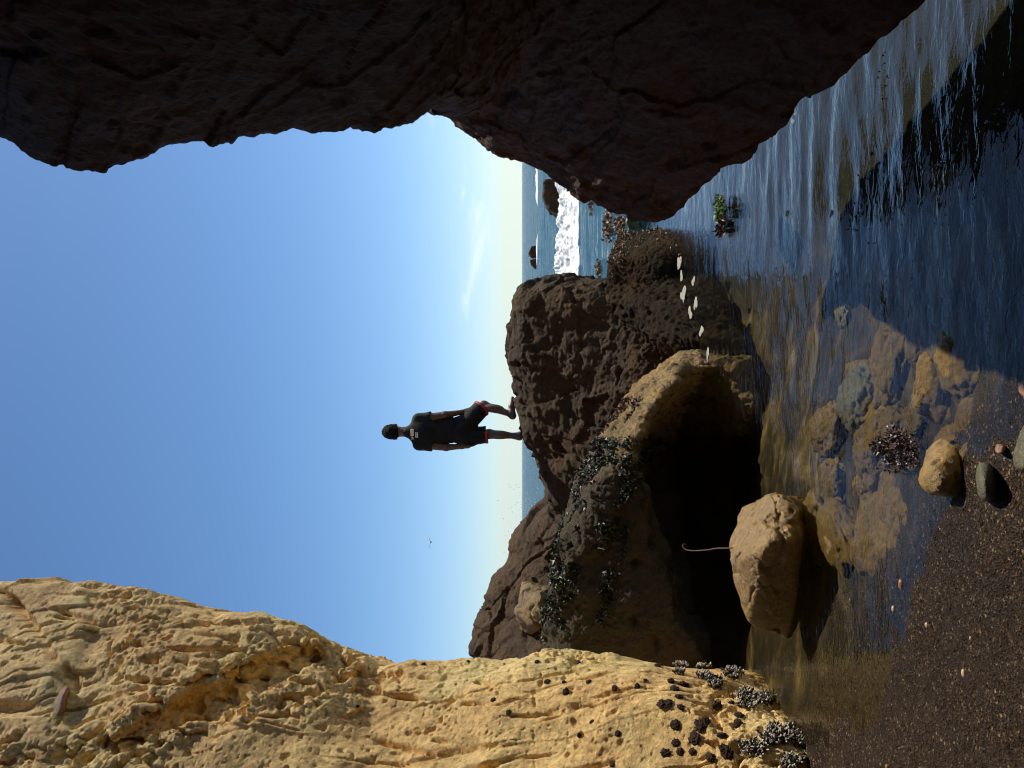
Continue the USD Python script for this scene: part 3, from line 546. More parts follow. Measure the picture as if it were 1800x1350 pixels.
bq = np.random.default_rng(31)
def bed_stone(px, py, size, mat, label, group):
    d = FPX * (EYE + .15) / (px - HORIZON); x = (675 - py) / FPX * d; z = float(ground_z(np.array([x]), np.array([d]))[0])
    b = trimesh.creation.icosphere(4); p = np.array(b.vertices); o = bq.random(3) * 50
    q = p * (1 + .85 * fbm(p * 1.5 + o, 5, 35, .66) + .22 * ridged(p * 2.5 + o, 4, 36))[:, None] * [1 + .7 * bq.random(), .8 + .4 * bq.random(), .5 + .3 * bq.random()]
    an = bq.random() * 3.14; q = np.stack([q[:, 0] * math.cos(an) - q[:, 1] * math.sin(an), q[:, 0] * math.sin(an) + q[:, 1] * math.cos(an), q[:, 2]], 1)
    tag(obj('bed_stone', (q * size + [x, d, min(z + size * .12, -.03 - size * .35)], b.faces), mat, None, True), label, 'stone', group)
for k in range(34):
    px = 1440 + 330 * bq.random() ** 1.2; py = 430 + 520 * bq.random()
    if py > 1000 - .35 * (px - 1440) * 1.3: continue
    bed_stone(px, py, .05 + .09 * bq.random() ** 2, (M_slab, M_slab, M_slab, M_greenstone)[bq.integers(4)], 'small brown stone lying under water on the bed of the pool', 'stones on the bed of the pool')

# ------------------------------------------------------------------ rocks out at sea
def sea_rock(label, outline, d, thick, mat, seed, group=None):
    pts = [W(a, b, d) for a, b in outline]; pts += [p + [0, thick, -0.15] for p in pts]
    pts += [np.array([p[0], p[1], -0.5]) for p in pts[:len(outline)]]
    pts = np.array(pts); s = float(np.ptp(pts[:, 0])); H = Hull(pts, s * .03)
    v, f = rock(lambda p: H(p) + coarse_noise(p, .12 * s, 3 / s, seed), pts.min(0) - .1 * s, pts.max(0) + .1 * s, s / 26, 0.0019,
                lambda p, n: .10 * s * fbm(p * 4 / s, 4, seed + 1) + facets(p, .2 * s, seed + 2, .03 * s))
    return tag(obj('sea_rock', (v, f), mat, None, True), label, 'rock', group)
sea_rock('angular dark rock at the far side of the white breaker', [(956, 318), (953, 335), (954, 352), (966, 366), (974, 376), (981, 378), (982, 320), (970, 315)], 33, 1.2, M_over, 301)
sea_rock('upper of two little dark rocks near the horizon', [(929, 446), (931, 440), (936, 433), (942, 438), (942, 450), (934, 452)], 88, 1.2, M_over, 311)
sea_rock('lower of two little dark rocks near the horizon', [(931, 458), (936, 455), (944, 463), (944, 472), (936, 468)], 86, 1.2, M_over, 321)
M_alga = plain('green_algae_rock', (0.035, 0.06, 0.025), 0.5, 0.6, 30, 0.8)
sea_rock('low rock coated in green algae past the tip of the overhang', [(1101, 395), (1104, 380), (1112, 372), (1125, 380), (1127, 405), (1122, 430), (1115, 441), (1106, 438)], 10.4, .5, M_alga, 331)

# ------------------------------------------------------------------ breaker and foam
M_fleck = plain('foam_fleck_look', (0.19, 0.18, 0.155), 0.9, 0.3, 40, 0.5)
M_foam = plain('white_sea_foam', (0.50, 0.52, 0.53), 0.8, 0.22, 7, 0.8)
def foam_strip(x0, x1, y0, y1, h, nx, ny, seed, rough):
    X, Y = np.meshgrid(np.linspace(x0, x1, nx), np.linspace(y0, y1, ny), indexing='ij')
    u = (Y - y0) / (y1 - y0); P = np.stack([X, Y, X * 0], -1)
    prof = np.where(u < .72, sstep(u, 0, .72) ** .8, 1 - sstep(u, .72, 1.0))
    prof = prof * sstep(u + .35 * fbm(P * [.9, .3, 1], 4, seed + 7, .6), .02, .22)
    if h < .2: prof = prof * sstep(fbm(P * [.25, .1, 1], 3, seed + 8), -.02, .08)
    edge = np.minimum(sstep(X, x0, x0 + .8), 1 - sstep(X, x1 - .8, x1))
    Z = 0.03 + (h * prof * (0.75 + .7 * fbm(P * .5, 3, seed)) + rough * (fbm(P * [2.2, 2.2, 1], 4, seed + 1, .65)) * (0.3 + prof)) * edge - .12 * (1 - edge) - .1 * sstep(u, .9, 1) - .35 * (prof < .03)
    v = np.stack([X, Y + .35 * rough * fbm(P * 3, 3, seed + 3), Z], -1).reshape(-1, 3)
    i = (np.arange(nx - 1)[:, None] * ny + np.arange(ny - 1)[None]).ravel()
    return v, np.vstack([np.stack([i, i + ny, i + ny + 1], 1), np.stack([i, i + ny + 1, i + 1], 1)])
tag(obj('breaking_wave', foam_strip(1.2, 10.5, 20.6, 25.5, .52, 520, 160, 401, .5), M_foam, None, True), 'white foaming breaker rolling in between the rocks', 'wave', kind='stuff')
tag(obj('far_foam_line', foam_strip(8, 26, 76, 79, .12, 300, 30, 411, .3), M_foam, None, True), 'thin white line of foam far out near the horizon', 'foam', kind='stuff')
r = np.random.default_rng(5)
drops = []
for k in range(420):
    py = 850 + 150 * r.random() ** .7; px = 917 + r.normal() * 14 + 4
    b = trimesh.creation.icosphere(0, 0.012 + .022 * r.random() ** 2); b.apply_translation(W(min(px, 945), py, 42 + 6 * r.random())); drops.append(b)
dm = trimesh.util.concatenate(drops)
tag(obj('sea_spray', dm, M_foam, None, False), 'white spray drops flung up behind the left rocks', 'spray', kind='stuff')
def disc(c, rx, ry, seed, h=.003):
    a = np.linspace(0, 2 * np.pi, 22, endpoint=False); q = np.random.default_rng(seed)
    rr = 1 + .28 * np.sin(2 * a + q.random() * 6) + .18 * np.sin(3 * a + q.random() * 6) + .1 * q.normal(size=22)
    o = np.stack([c[0] + rx * rr * np.cos(a), c[1] + ry * rr * np.sin(a), np.full(22, c[2])], 1)
    m = o.copy(); m[:, :2] = c[:2] + (o[:, :2] - c[:2]) * .7; m[:, 2] += h
    v = np.vstack([o, m, [[c[0], c[1], c[2] + h * 1.1]]]); i = np.arange(22); j = (i + 1) % 22
    return v, np.vstack([np.stack([i, j, 22 + j], 1), np.stack([i, 22 + j, 22 + i], 1), np.stack([22 + i, 22 + j, i * 0 + 44], 1)])
for k, (px, py, a, b) in enumerate([(1193, 462, 13, 3), (1197, 486, 8, 2.5), (1199, 522, 16, 4.5), (1218, 495, 8, 2.5), (1222, 533, 12, 2.5), (1212, 551, 10, 3.5), (1232, 582, 8, 3.5), (1243, 622, 12, 2)]):
    c = WZ(px, py, .012)
    tag(obj('foam_patch', disc(c, a / FPX * c[1], b / FPX * c[1] * c[1] / EYE, 420 + k), M_fleck, None, True),
        'small white foam fleck floating at the foot of the barnacled slope', 'foam', 'foam flecks by the barnacled slope')
for k, (px, py) in enumerate([(1381, 376), (1459, 377), (1392, 215), (1409, 305), (1395, 200)]):
    c = WZ(px, py, .014)
    tag(obj('foam_fleck', disc(c, .014, .02, 450 + k, .003), M_fleck, None, True), 'tiny white fleck drifting on the dark blue water', 'foam', 'flecks on the blue water')

# ------------------------------------------------------------------ weed
def blades(centers, nrm, size, seed, bend=.5, width=.28):
    """Little two-faced leaves standing on the given points."""
    q = np.random.default_rng(seed); n = len(centers); s = size * (0.5 + q.random((n, 1)))
    d = nrm + q.normal(size=(n, 3)) * .75; d /= np.linalg.norm(d, axis=1, keepdims=True)
    t = np.cross(d, q.normal(size=(n, 3))); t /= np.linalg.norm(t, axis=1, keepdims=True); b = np.cross(d, t)
    p0 = centers - d * s * .15
    m1, m2, tip = p0 + d * s * .5 + t * s * width + b * s * .12, p0 + d * s * .5 - t * s * width + b * s * .12, p0 + d * s + b * s * bend * q.normal(size=(n, 1))
    v = np.stack([p0, m1, m2, tip], 1).reshape(-1, 3); i = np.arange(n)[:, None] * 4
    return v, np.vstack([i + [0, 1, 2], i + [1, 3, 2]])
def on_surface(v, n, inside, count, seed):
    px, py = pix(v); ok = np.nonzero(inside(px, py, v, n) & (((v - [0, 0, EYE]) * n).sum(1) < 0.3))[0]
    i = np.random.default_rng(seed).choice(ok, count)
    return v[i], n[i]
M_weed = plain('dark_green_weed', (0.020, 0.024, 0.011), 0.55, 0.6, 25, 0, 0.5)
M_redweed = plain('red_brown_weed', (0.05, 0.02, 0.012), 0.55, 0.5, 25, 0, 0.5)
M_purple = plain('purple_glossy_weed', (0.03, 0.012, 0.016), 0.5, 0.5, 40, 0, 0.6)
M_kelp = plain('orange_brown_kelp', (0.11, 0.055, 0.018), 0.6, 0.6, 12, 0, 0.5)
M_green = plain('bright_green_weed', (0.07, 0.13, 0.03), 0.45, 0.6, 30, 0, 0.4)
gn = normals(gv, gf)
line = lambda py: np.interp(py, [700, 760, 820, 900, 960, 1050, 1100], [1098, 1062, 1035, 1005, 985, 965, 960])
band = lambda lo, hi, y0, y1, sd: (lambda px, py, v, n: (py > y0) & (py < y1) & (px - line(py) > lo) & (px - line(py) < hi + 60 * fbm(v * 2.5, 2, sd)) & (fbm(v * 6.5, 3, sd + 1) > -.005))
c1, n1 = on_surface(gv, gn, band(-40, 110, 770, 1130, 501), 9000, 1)
tag(obj('seaweed', blades(c1, n1, .032, 2), M_weed, None, False), 'blackish green seaweed clinging along the crest of the rock ridge', 'seaweed', kind='stuff')
c1, n1 = on_surface(gv, gn, band(-40, 22, 700, 850, 511), 2500, 3)
tag(obj('red_seaweed', blades(c1, n1, .026, 4), M_redweed, None, False), 'dark red brown seaweed fringe on the ridge where it meets the big boulder', 'seaweed', kind='stuff')
avn = normals(av, af)
c1, n1 = on_surface(av, avn, lambda px, py, v, n: (v[:, 2] < .75) & (px + (py - 440) * .8 < 1118) & (fbm(v * 7, 2, 507) > -.03), 700, 5)
tag(obj('kelp_fringe', blades(c1, n1, .024, 6), M_kelp, None, False), 'orange brown kelp hanging on the small square boulder in the gap', 'seaweed', kind='stuff')
c1, n1 = on_surface(av, avn, lambda px, py, v, n: (px > 1150) & (py < 452), 160, 7)
tag(obj('kelp_fringe', blades(c1, n1, .035, 8), M_kelp, None, False), 'little kelp tuft at the water foot of the small square boulder', 'seaweed', kind='stuff')
def floating(name, label, boxes, mat, count, size, seed, z=.02):
    q = np.random.default_rng(seed); P = []
    for (x0, x1, y0, y1) in boxes:
        P.append(np.array([WZ(x0 + (x1 - x0) * u, y0 + (y1 - y0) * w, z) for u, w in np.clip(q.normal(.5, .22, (count, 2)), 0, 1)]))
    P = np.vstack(P); N = np.tile([0, 0, .7], (len(P), 1))
    return tag(obj(name, blades(P, N, size, seed + 1), mat, None, False), label, 'seaweed', kind='stuff')
floating('floating_kelp', 'orange brown kelp mat afloat behind the tip of the overhang', [(1060, 1078, 375, 425), (1080, 1100, 382, 405), (1085, 1098, 390, 420), (1068, 1074, 360, 400)], M_kelp, 320, .06, 521)
floating('floating_kelp', 'brown kelp strands afloat left of the small square boulder', [(1048, 1058, 455, 492), (1036, 1042, 335, 380)], M_kelp, 260, .05, 531)
pts_stone('algae_stone', 'little weedy stone awash, green above and brown below, in the blue water', [W(1258, 355, 6.25), W(1256, 390, 6.25), W(1262, 412, 6.2), W(1272, 405, 6.1), W(1272, 352, 6.1), W(1264, 340, 6.2), W(1264, 380, 6.1), [1.15, 6.3, -.15], [1.42, 6.3, -.15], [1.3, 6.05, -.15]], M_over, 541, .015, .012, .002, 8, 0, .01)
floating('green_weed', 'bright green weed tuft on the little stone awash', [(1258, 1272, 345, 385)], M_green, 260, .035, 551, .06)
floating('brown_weed', 'brown weed trailing off the little stone awash', [(1260, 1272, 380, 418)], M_redweed, 160, .035, 561, .04)
floating('purple_weed', 'glossy purple black seaweed heap between the pale slab and the lit ragged stone', [(1528, 1560, 772, 800), (1540, 1610, 790, 830), (1580, 1615, 770, 820), (1545, 1600, 750, 790)], M_purple, 300, .015, 571, .006)
floating('dark_weed', 'dark weed strands in the blue water near the overhang foot', [(1480, 1560, 250, 440), (1630, 1650, 270, 320), (1540, 1560, 60, 200)], M_purple, 30, .012, 581, .012)
def tube(points, radii, sides=8):
    P = np.array(points, float); t = np.gradient(P, axis=0); t /= np.linalg.norm(t, axis=1, keepdims=True)
    a = np.cross(t, [0.3, 1, 0.2]); a /= np.linalg.norm(a, axis=1, keepdims=True); b = np.cross(t, a)
    th = np.linspace(0, 2 * np.pi, sides, endpoint=False); R = np.broadcast_to(radii, len(P))
    v = (P[:, None] + R[:, None, None] * (np.cos(th)[None, :, None] * a[:, None] + np.sin(th)[None, :, None] * b[:, None])).reshape(-1, 3)
    f = []
    for i in range(len(P) - 1):
        for k in range(sides):
            q = (k + 1) % sides; f += [[i * sides + k, i * sides + q, (i + 1) * sides + q], [i * sides + k, (i + 1) * sides + q, (i + 1) * sides + k]]
    n = len(v); v = np.vstack([v, P[0], P[-1]])
    for k in range(sides):
        q = (k + 1) % sides; f += [[n, q, k], [n + 1, (len(P) - 1) * sides + k, (len(P) - 1) * sides + q]]
    return v, np.array(f)
stalk = np.array([W(1207, 957, 4.75), W(1201, 955, 4.75), W(1199, 960, 4.74), W(1205, 966, 4.72), W(1217, 967.5, 4.68), W(1230, 967, 4.64), W(1243, 966, 4.6), W(1259, 963, 4.55), W(1275, 963, 4.5), W(1287, 962, 4.47)])
tt = np.linspace(0, 9, 40); stalk = np.stack([np.interp(tt, range(10), stalk[:, k]) for k in range(3)], 1)
stalk = np.vstack([stalk[:1], (stalk[:-2] + stalk[1:-1] * 2 + stalk[2:]) / 4, stalk[-1:]])
tag(obj('kelp_stalk', tube(stalk, .0026 + .0016 * np.linspace(0, 1, 40)), plain('kelp_stalk_look', (0.05, 0.022, 0.009), .7, .3), None, True), 'thin curled brown kelp stalk standing up from the tan pitted stone', 'kelp stalk')

# ------------------------------------------------------------------ life on the cliff
cn = normals(cv, cf); cpx, cpy = pix(cv); facing = ((cv - [0, 0, EYE]) * cn).sum(1) < 0
_fi = np.nonzero(facing & (cpx > -60) & (cpx < 1860) & (cpy > 900) & (cpy < 1420))[0]
_tree = cKDTree(np.stack([cpx[_fi], cpy[_fi]], 1))
def cliff_at(px, py):
    near = _tree.query_ball_point([px, py], 6)
    near = _fi[near] if len(near) else _fi[[_tree.query([px, py])[1]]]
    i = near[np.argmin(cv[near, 1])]
    return cv[i], cn[i]
M_shell = usdkit.material(stage, '/World/Looks/barnacle_shell', {
    'g': ('geometry', {}), 'n': ('noise_texture', {'scale': 60.0, 'detail': 3}), 'at': ('attribute', {'attribute': 'tip'}),
    'add': ('math', {'math_type': 'multiply_add', 'value2': 0.5}), 'r': ('rgb_ramp', {'ramp': [(0.0, (0.010, 0.008, 0.007)), (0.52, (0.018, 0.015, 0.013)), (0.66, (0.05, 0.045, 0.04)), (0.80, (0.34, 0.31, 0.26))]}),
    'p': ('principled_bsdf', {'roughness': 0.6, 'specular_ior_level': 0.25})},
    [('g.position', 'n.vector'), ('n.fac', 'add.value1'), ('at.fac', 'add.value3'), ('add.value', 'r.fac'), ('r.color', 'p.base_color')], surface='p.BSDF')
def shell(base, d, w, L, wd):
    """A stalked barnacle: leathery neck, widening to a flattened beak of plates."""
    t = np.array([0, .35, .6, .82, 1.0]); rad = np.array([.34, .42, .9, .8, .10]) * wd
    n = np.cross(d, w); th = np.linspace(0, 2 * np.pi, 6, endpoint=False)
    ring = (np.cos(th)[:, None] * w + .55 * np.sin(th)[:, None] * n)
    v = np.vstack([base + d * L * t[k] + w * L * .12 * t[k] ** 2 + ring * rad[k] for k in range(5)])
    f = [];
    for i in range(4):
        for k in range(6):
            q = (k + 1) % 6; f += [[i * 6 + k, i * 6 + q, i * 6 + 6 + q], [i * 6 + k, i * 6 + 6 + q, i * 6 + 6 + k]]
    f += [[24, 25, 26], [24, 26, 27], [24, 27, 28], [24, 28, 29]]
    return v, np.array(f), np.repeat(np.clip((t - .45) * 1.3, -.2, .5), 6)
spots_b = [(1201, 1146, 13, 10, 'topmost shell clump on the right edge of the cliff foot, small'), (1238, 1160, 10, 8, 'second shell clump down the right edge of the cliff foot'), (1290, 1178, 17, 9, 'pale-lit shell clump on the cliff edge next to the dark hollow'),
           (1197, 1176, 9, 5, 'tiny shell row in the crack above the other clumps on the cliff'), (1239, 1184, 13, 7, 'dark shell row in the cliff crack, half in shade'), (1258, 1194, 14, 9, 'bright-tipped shell clump just below the cliff crack'),
           (1314, 1224, 25, 14, 'broad shell clump in the middle of the lower cliff'), (1350, 1222, 16, 10, 'shell clump hanging over the cliff edge above the green water'), (1360, 1287, 26, 16, 'largest shell clump on the lower cliff face'),
           (1405, 1290, 27, 17, 'long shell clump on the cliff edge nearest the sand'), (1318, 1310, 21, 14, 'shell clump left of the largest one, above dark tufts'), (1388, 1336, 17, 14, 'lowest shell clump on the cliff at the bottom edge'), (1428, 1335, 11, 12, 'small shell clump where the cliff meets the sand')]
rb = np.random.default_rng(77)
for px, py, ex, ey, how in spots_b:
    c, n = cliff_at(px, py)
    g = thing('barnacle_cluster', how, 'barnacles', c)
    cnt = int(22 + ex * ey * .32)
    for k in range(cnt):
        a, rr = rb.random() * 6.283, math.sqrt(rb.random())
        p, nn = cliff_at(px + ex * rr * math.cos(a), py + ey * rr * math.sin(a))
        if np.linalg.norm(p - c) > .22: continue
        d = n * .8 + np.array([.35, -.1, .25]) + rb.normal(size=3) * .28 + (p - c) * 3; d /= np.linalg.norm(d)
        w = np.cross(d, rb.normal(size=3)); w /= np.linalg.norm(w)
        v, f, tip = shell(p - d * .012, d, w, .040 + .022 * rb.random(), .0090 + .0035 * rb.random())
        m = obj('shell', (v, f), M_shell, g, True)
        UsdGeom.PrimvarsAPI(m).CreatePrimvar('tip', Sdf.ValueTypeNames.FloatArray, 'vertex').Set(Vt.FloatArray.FromNumpy(tip.astype(np.float32)))
M_tuft = plain('dark_tuft', (0.020, 0.011, 0.007), 0.9, 0.5, 60, 0, .15)
sp = [(1183, 1192), (1202, 1197), (1185, 1204), (1191, 1218), (1163, 1231), (1175, 1229), (1197, 1236), (1261, 1237), (1285, 1229), (1294, 1266), (1183, 1268), (1268, 1286), (1218, 1292), (1239, 1264), (1268, 1310), (1182, 1300), (1244, 1326), (1166, 1318), (1214, 1313), (1192, 1316), (1155, 1164), (1162, 1162),
      (744, 1164), (824, 1158), (944, 1158), (1015, 1160), (959, 1193), (987, 1195), (1033, 1192), (1133, 1189), (1077, 1206), (1119, 1200), (993, 1211), (893, 1246), (867, 1225), (633, 1240), (1148, 1144), (1072, 1340), (1015, 1288), (1081, 1286), (1039, 1262), (1237, 1264), (1300, 1250), (1228, 1270), (1275, 1318), (1290, 1270)]
for k, (px, py) in enumerate(sp):
    c, n = cliff_at(px, py); big = (px > 1140)
    b = trimesh.creation.icosphere(3); p = np.array(b.vertices)
    size = (.014 + .011 * rb.random()) if big else (.009 + .007 * rb.random())
    q = p * (1 + .55 * fbm(p * 3 + k * 9, 3, 601, .7) + .9 * (noise(p * 5 + k * 5, 602) - .5))[:, None]
    t = np.cross(n, [0, 0, 1.0]); t /= np.linalg.norm(t); u = np.cross(n, t)
    v = c + size * (q[:, :1] * t * (1.0 + .5 * rb.random()) + q[:, 1:2] * u * (1.2) + q[:, 2:] * n * .5) + n * size * .1
    tag(obj('algae_tuft', (v, b.faces), M_tuft, None, True), 'ragged dark algae tuft between the shell clumps of the lower cliff' if big else 'tiny dark algae spot on the bare middle of the sunlit cliff', 'algae', 'dark tufts between the shells' if big else 'dark spots on the cliff')

# a reddish flake of rock on the cliff
fl = [W(270, 1228, 5.5)]
c, n = cliff_at(104, 1232); t = np.array([n[1], -n[0], 0]); t /= np.linalg.norm(t); u = np.cross(t, n)
flp = [c + t * a + u * b + n * e for a, b, e in [(-.13, .02, 0), (-.05, .10, .02), (.02, .09, .03), (.10, .07, .02), (.12, -.02, .03), (.06, -.08, .05), (-.04, -.06, .06), (-.1, -.05, .04), (0, 0, -.05), (-.1, .0, -.05), (.1, 0, -.05), (0, .02, .055)]]
M_flake = rock_look('reddish_flake', (0.22, 0.12, 0.07), (0.36, 0.21, 0.13), (0.42, 0.28, 0.18), tint=(.3, .2, .15))
pts_stone('rock_flake', 'reddish brown flake of stone stuck on the upper cliff face', flp, M_flake, 611, .012, .012, .0021, 12, 0, .01)

# ------------------------------------------------------------------ pebbles
def peb(seed):
    b = trimesh.creation.icosphere(2); p = np.array(b.vertices)
    return p * (1 + .5 * fbm(p * 1.3 + seed * 7, 2, seed))[:, None] * [1.25, .95, .6], np.array(b.faces)
M_peb = usdkit.material(stage, '/World/Looks/wet_pebble', {
    'o': ('object_info', {}), 'r': ('rgb_ramp', {'ramp': [(0, (0.005, 0.0025, 0.0009)), (0.5, (0.012, 0.006, 0.002)), (0.8, (0.026, 0.013, 0.005)), (0.97, (0.045, 0.026, 0.010)), (1.0, (0.14, 0.10, 0.055))]}),
    'p': ('principled_bsdf', {'roughness': 0.36, 'specular_ior_level': 0.16})}, [('o.random', 'r.fac'), ('r.color', 'p.base_color')], surface='p.BSDF')
pi = UsdGeom.PointInstancer.Define(stage, '/World/gravel')
tag(pi, 'fine dark wet gravel strewn over the sand', 'gravel', kind='stuff')
UsdGeom.Scope.Define(stage, '/World/gravel/kinds')
for k in range(3):
    usdkit.mesh(stage, '/World/gravel/kinds/pebble_%d' % k, peb(k + 1), M_peb, True)
pi.CreatePrototypesRel().SetTargets(['/World/gravel/kinds/pebble_%d' % k for k in range(3)])
q = np.random.default_rng(9); N = 34000
PX, PY = 1430 + 400 * q.random(N * 2), 640 + 760 * q.random(N * 2)
ok = q.random(N * 2) < sstep(PY + .35 * (PX - 1430), 820, 1150); PX, PY = PX[ok][:N], PY[ok][:N]
d = FPX * EYE / (PX - HORIZON); X = (675 - PY) / FPX * d; Z = ground_z(X, d)
s = .0012 + .0028 * q.random(len(X)) ** 4
pi.CreatePositionsAttr(Vt.Vec3fArray.FromNumpy(np.stack([X, d, Z + s * .15], 1).astype(np.float32)))
pi.CreateScalesAttr(Vt.Vec3fArray.FromNumpy(np.repeat(s[:, None], 3, 1).astype(np.float32)))
a = q.random(len(X)) * 3.14159; tl = q.normal(size=(len(X), 2)) * .25
pi.CreateOrientationsAttr(Vt.QuathArray([Gf.Quath(float(math.cos(t)), float(u), float(w), float(math.sin(t))).GetNormalized() for t, (u, w) in zip(a, tl)]))
pi.CreateProtoIndicesAttr(Vt.IntArray.FromNumpy(q.integers(0, 3, len(X)).astype(np.int32)))
M_pale = plain('pale_pebble', (0.26, 0.20, 0.11), .4, .2, 80); M_rust = plain('rust_pebble', (0.14, 0.065, 0.025), .35, .2, 80)
for k, (px, py, sz, mat, lab) in enumerate([(1691, 1180, .012, M_pale, 'pale cream oval pebble lying alone on the dark gravel'), (1569, 1068, .012, M_pale, 'narrow pale pebble up the sand towards the pool'), (1626, 1096, .009, M_pale, 'small pale chip of stone in the middle of the gravel'),
        (1703, 1120, .008, M_pale, 'pale sliver of stone beside the cream pebble'), (1558, 1345, .012, M_rust, 'rust orange pebble at the bottom edge'), (1493, 1054, .011, M_rust, 'rust orange pebble close to the pool margin'), (1583, 1025, .018, M_rust, 'ochre pebble under the film of water by the pale slab')]):
    d_ = FPX * EYE / (px - HORIZON); x_ = (675 - py) / FPX * d_; z_ = float(ground_z(np.array([x_]), np.array([d_]))[0])
    d_ = FPX * (EYE - z_) / (px - HORIZON); x_ = (675 - py) / FPX * d_
    v, f = peb(20 + k); tag(obj('pebble', (v * sz * .9 + [x_, d_, z_ + sz * .4], f), mat, None, True), lab, 'pebble')

# ------------------------------------------------------------------ bird
bc = W(757, 953.5, 78.0)
g = thing('bird', 'small dark seabird gliding in the blue sky', 'bird', bc)
M_bird = plain('bird_plumage', (0.16, 0.16, 0.16), .7, .3, 8)
b = trimesh.creation.icosphere(3); b.apply_scale([.09, .24, .085]); p = np.array(b.vertices)
p[:, 0] *= 1 - .5 * sstep(p[:, 1], -.02, -.24); p[:, 2] *= 1 - .5 * sstep(p[:, 1], -.02, -.24)
hd = trimesh.creation.icosphere(2, .06); hd.apply_translation([0, .26, .03]); bk = trimesh.creation.cone(.02, .08, sections=8); bk.apply_transform(trimesh.transformations.rotation_matrix(-math.pi / 2, [1, 0, 0])); bk.apply_translation([0, .30, .025])
obj('body', (trimesh.util.concatenate([trimesh.Trimesh(p, b.faces), hd, bk]).vertices + bc, trimesh.util.concatenate([trimesh.Trimesh(p, b.faces), hd, bk]).faces), M_bird, g, True)
def wing(s):
    st = [(.05, .10, -.13, .02), (.22, .14, -.09, .10), (.36, .10, -.08, .12), (.52, -.02, -.12, .06), (.60, -.10, -.13, .02)]
    v = []
    for x, le, te, z in st:
        v += [[s * x, le, z], [s * x, (le + te) / 2, z + .018], [s * x, te, z - .004], [s * x, (le + te) / 2, z - .008]]
    f = []
    for i in range(4):
        for k in range(4):
            n_ = (k + 1) % 4; f += [[i * 4 + k, i * 4 + n_, i * 4 + 4 + n_], [i * 4 + k, i * 4 + 4 + n_, i * 4 + 4 + k]]
    f += [[0, 2, 1], [0, 3, 2], [16, 17, 18], [16, 18, 19]]
    return np.array(v) + bc, np.array(f)
obj('wing', wing(1), M_bird, g, True); obj('wing', wing(-1), M_bird, g, True)
tl_ = trimesh.creation.box([.14, .16, .012]); tl_.vertices[tl_.vertices[:, 1] > 0] *= [.4, 1, 1]; tl_.apply_translation([0, -.29, 0])
obj('tail', (tl_.vertices + bc, tl_.faces), M_bird, g, False)

# ------------------------------------------------------------------ the person on the boulder
D = 9.62
bn = normals(bv, bf)
def top_at(x, y):
    k = (np.hypot(bv[:, 0] - x, bv[:, 1] - y) < .05) & (bv[:, 2] > 1)
    return bv[k, 2].max() if k.any() else 1.5
J = lambda px, py, dy=0: W(px, py, D) + [0, dy, 0]
lf_, rf_ = J(926, 767), J(907, 716)
lift_l, lift_r = top_at(lf_[0], lf_[1] + .05) - lf_[2], top_at(rf_[0], rf_[1]) - rf_[2]
print('feet lift', lift_l, lift_r)
LL, LR = np.array([0, 0, np.clip(lift_l + .0, -.2, .12)]), np.array([0, 0, np.clip(lift_r - .02, -.2, .12)])
def cap(a, b, ra, rb_):
    a, b = np.asarray(a, np.float32), np.asarray(b, np.float32); ab = b - a; L2 = (ab * ab).sum()
    def f(p):
        t = np.clip(((p - a) @ ab) / L2, 0, 1)
        return np.linalg.norm(p - (a + t[:, None] * ab), axis=1) - (ra + (rb_ - ra) * t)
    return f
def ell(c, r_):
    c, r_ = np.asarray(c, np.float32), np.asarray(r_, np.float32)
    def f(p):
        k0 = np.linalg.norm((p - c) / r_, axis=1); k1 = np.linalg.norm((p - c) / (r_ * r_), axis=1)
        return k0 * (k0 - 1) / np.maximum(k1, 1e-6)
    return f
def blend(parts, k):
    def f(p):
        d_ = parts[0](p)
        for q_ in parts[1:]: d_ = smin(d_, q_(p), k)
        return d_
    return f
head = J(690, 759.5, .03); neck0 = J(717, 759, 0); chest = J(748, 759, 0); belly = J(782, 757, .01); pelvis = J(812, 757, 0)
Sr, Sl = J(735.5, 737, 0), J(737, 781, 0); Er, El = J(783, 729, -.05), J(785, 786, -.05); Wr, Wl = J(813, 724.5, .03), J(812, 784.5, -.04)
Hr, Hl = J(819, 745, 0), J(819, 769, 0); Kr, Kl = J(850, 713, .10), J(860, 763, .02); Ar, Al = J(897, 728, .0) + LR, J(911, 766.5, 0) + LL
heel_r, toe_r = J(904.5, 731, -.01) + LR, J(902, 700, .06) + LR; heel_l, toe_l = J(921, 767.5, -.04) + LL, J(921, 763.5, .16) + LL
torso = [ell(chest + [0, 0, 0], (.175, .105, .17)), ell(belly, (.145, .095, .16)), ell(pelvis, (.155, .11, .12)), cap(Sr, Sl, .062, .062), cap(neck0 + [0, 0, -.05], head, .062, .055)]
def foot(heel, toe, ank):
    return [cap(ank, heel + [0, 0, .03], .036, .036), cap(heel + [0, 0, .03], heel * .45 + toe * .55 + [0, 0, .03], .036, .034), cap(heel * .45 + toe * .55 + [0, 0, .028], toe + [0, 0, .018], .038, .022)]
legs = [cap(Hr, Kr, .083, .055), cap(Hl, Kl, .083, .055), cap(Kr, Ar, .050, .034), cap(Kl, Al, .050, .034),
        ell(Kr * .66 + Ar * .34 + [0, -.025, 0], (.046, .052, .12)), ell(Kl * .66 + Al * .34 + [0, -.028, 0], (.048, .052, .12))] + foot(heel_r, toe_r, Ar) + foot(heel_l, toe_l, Al)
arms = [cap(Sr, Er, .052, .040), cap(Er, Wr, .040, .028), cap(Sl, El, .052, .040), cap(El, Wl, .040, .028)]
hand_c = J(822, 784, -.045); palm = [ell(hand_c, (.020, .040, .046)), cap(Wl, hand_c, .027, .024)]
fingers = []
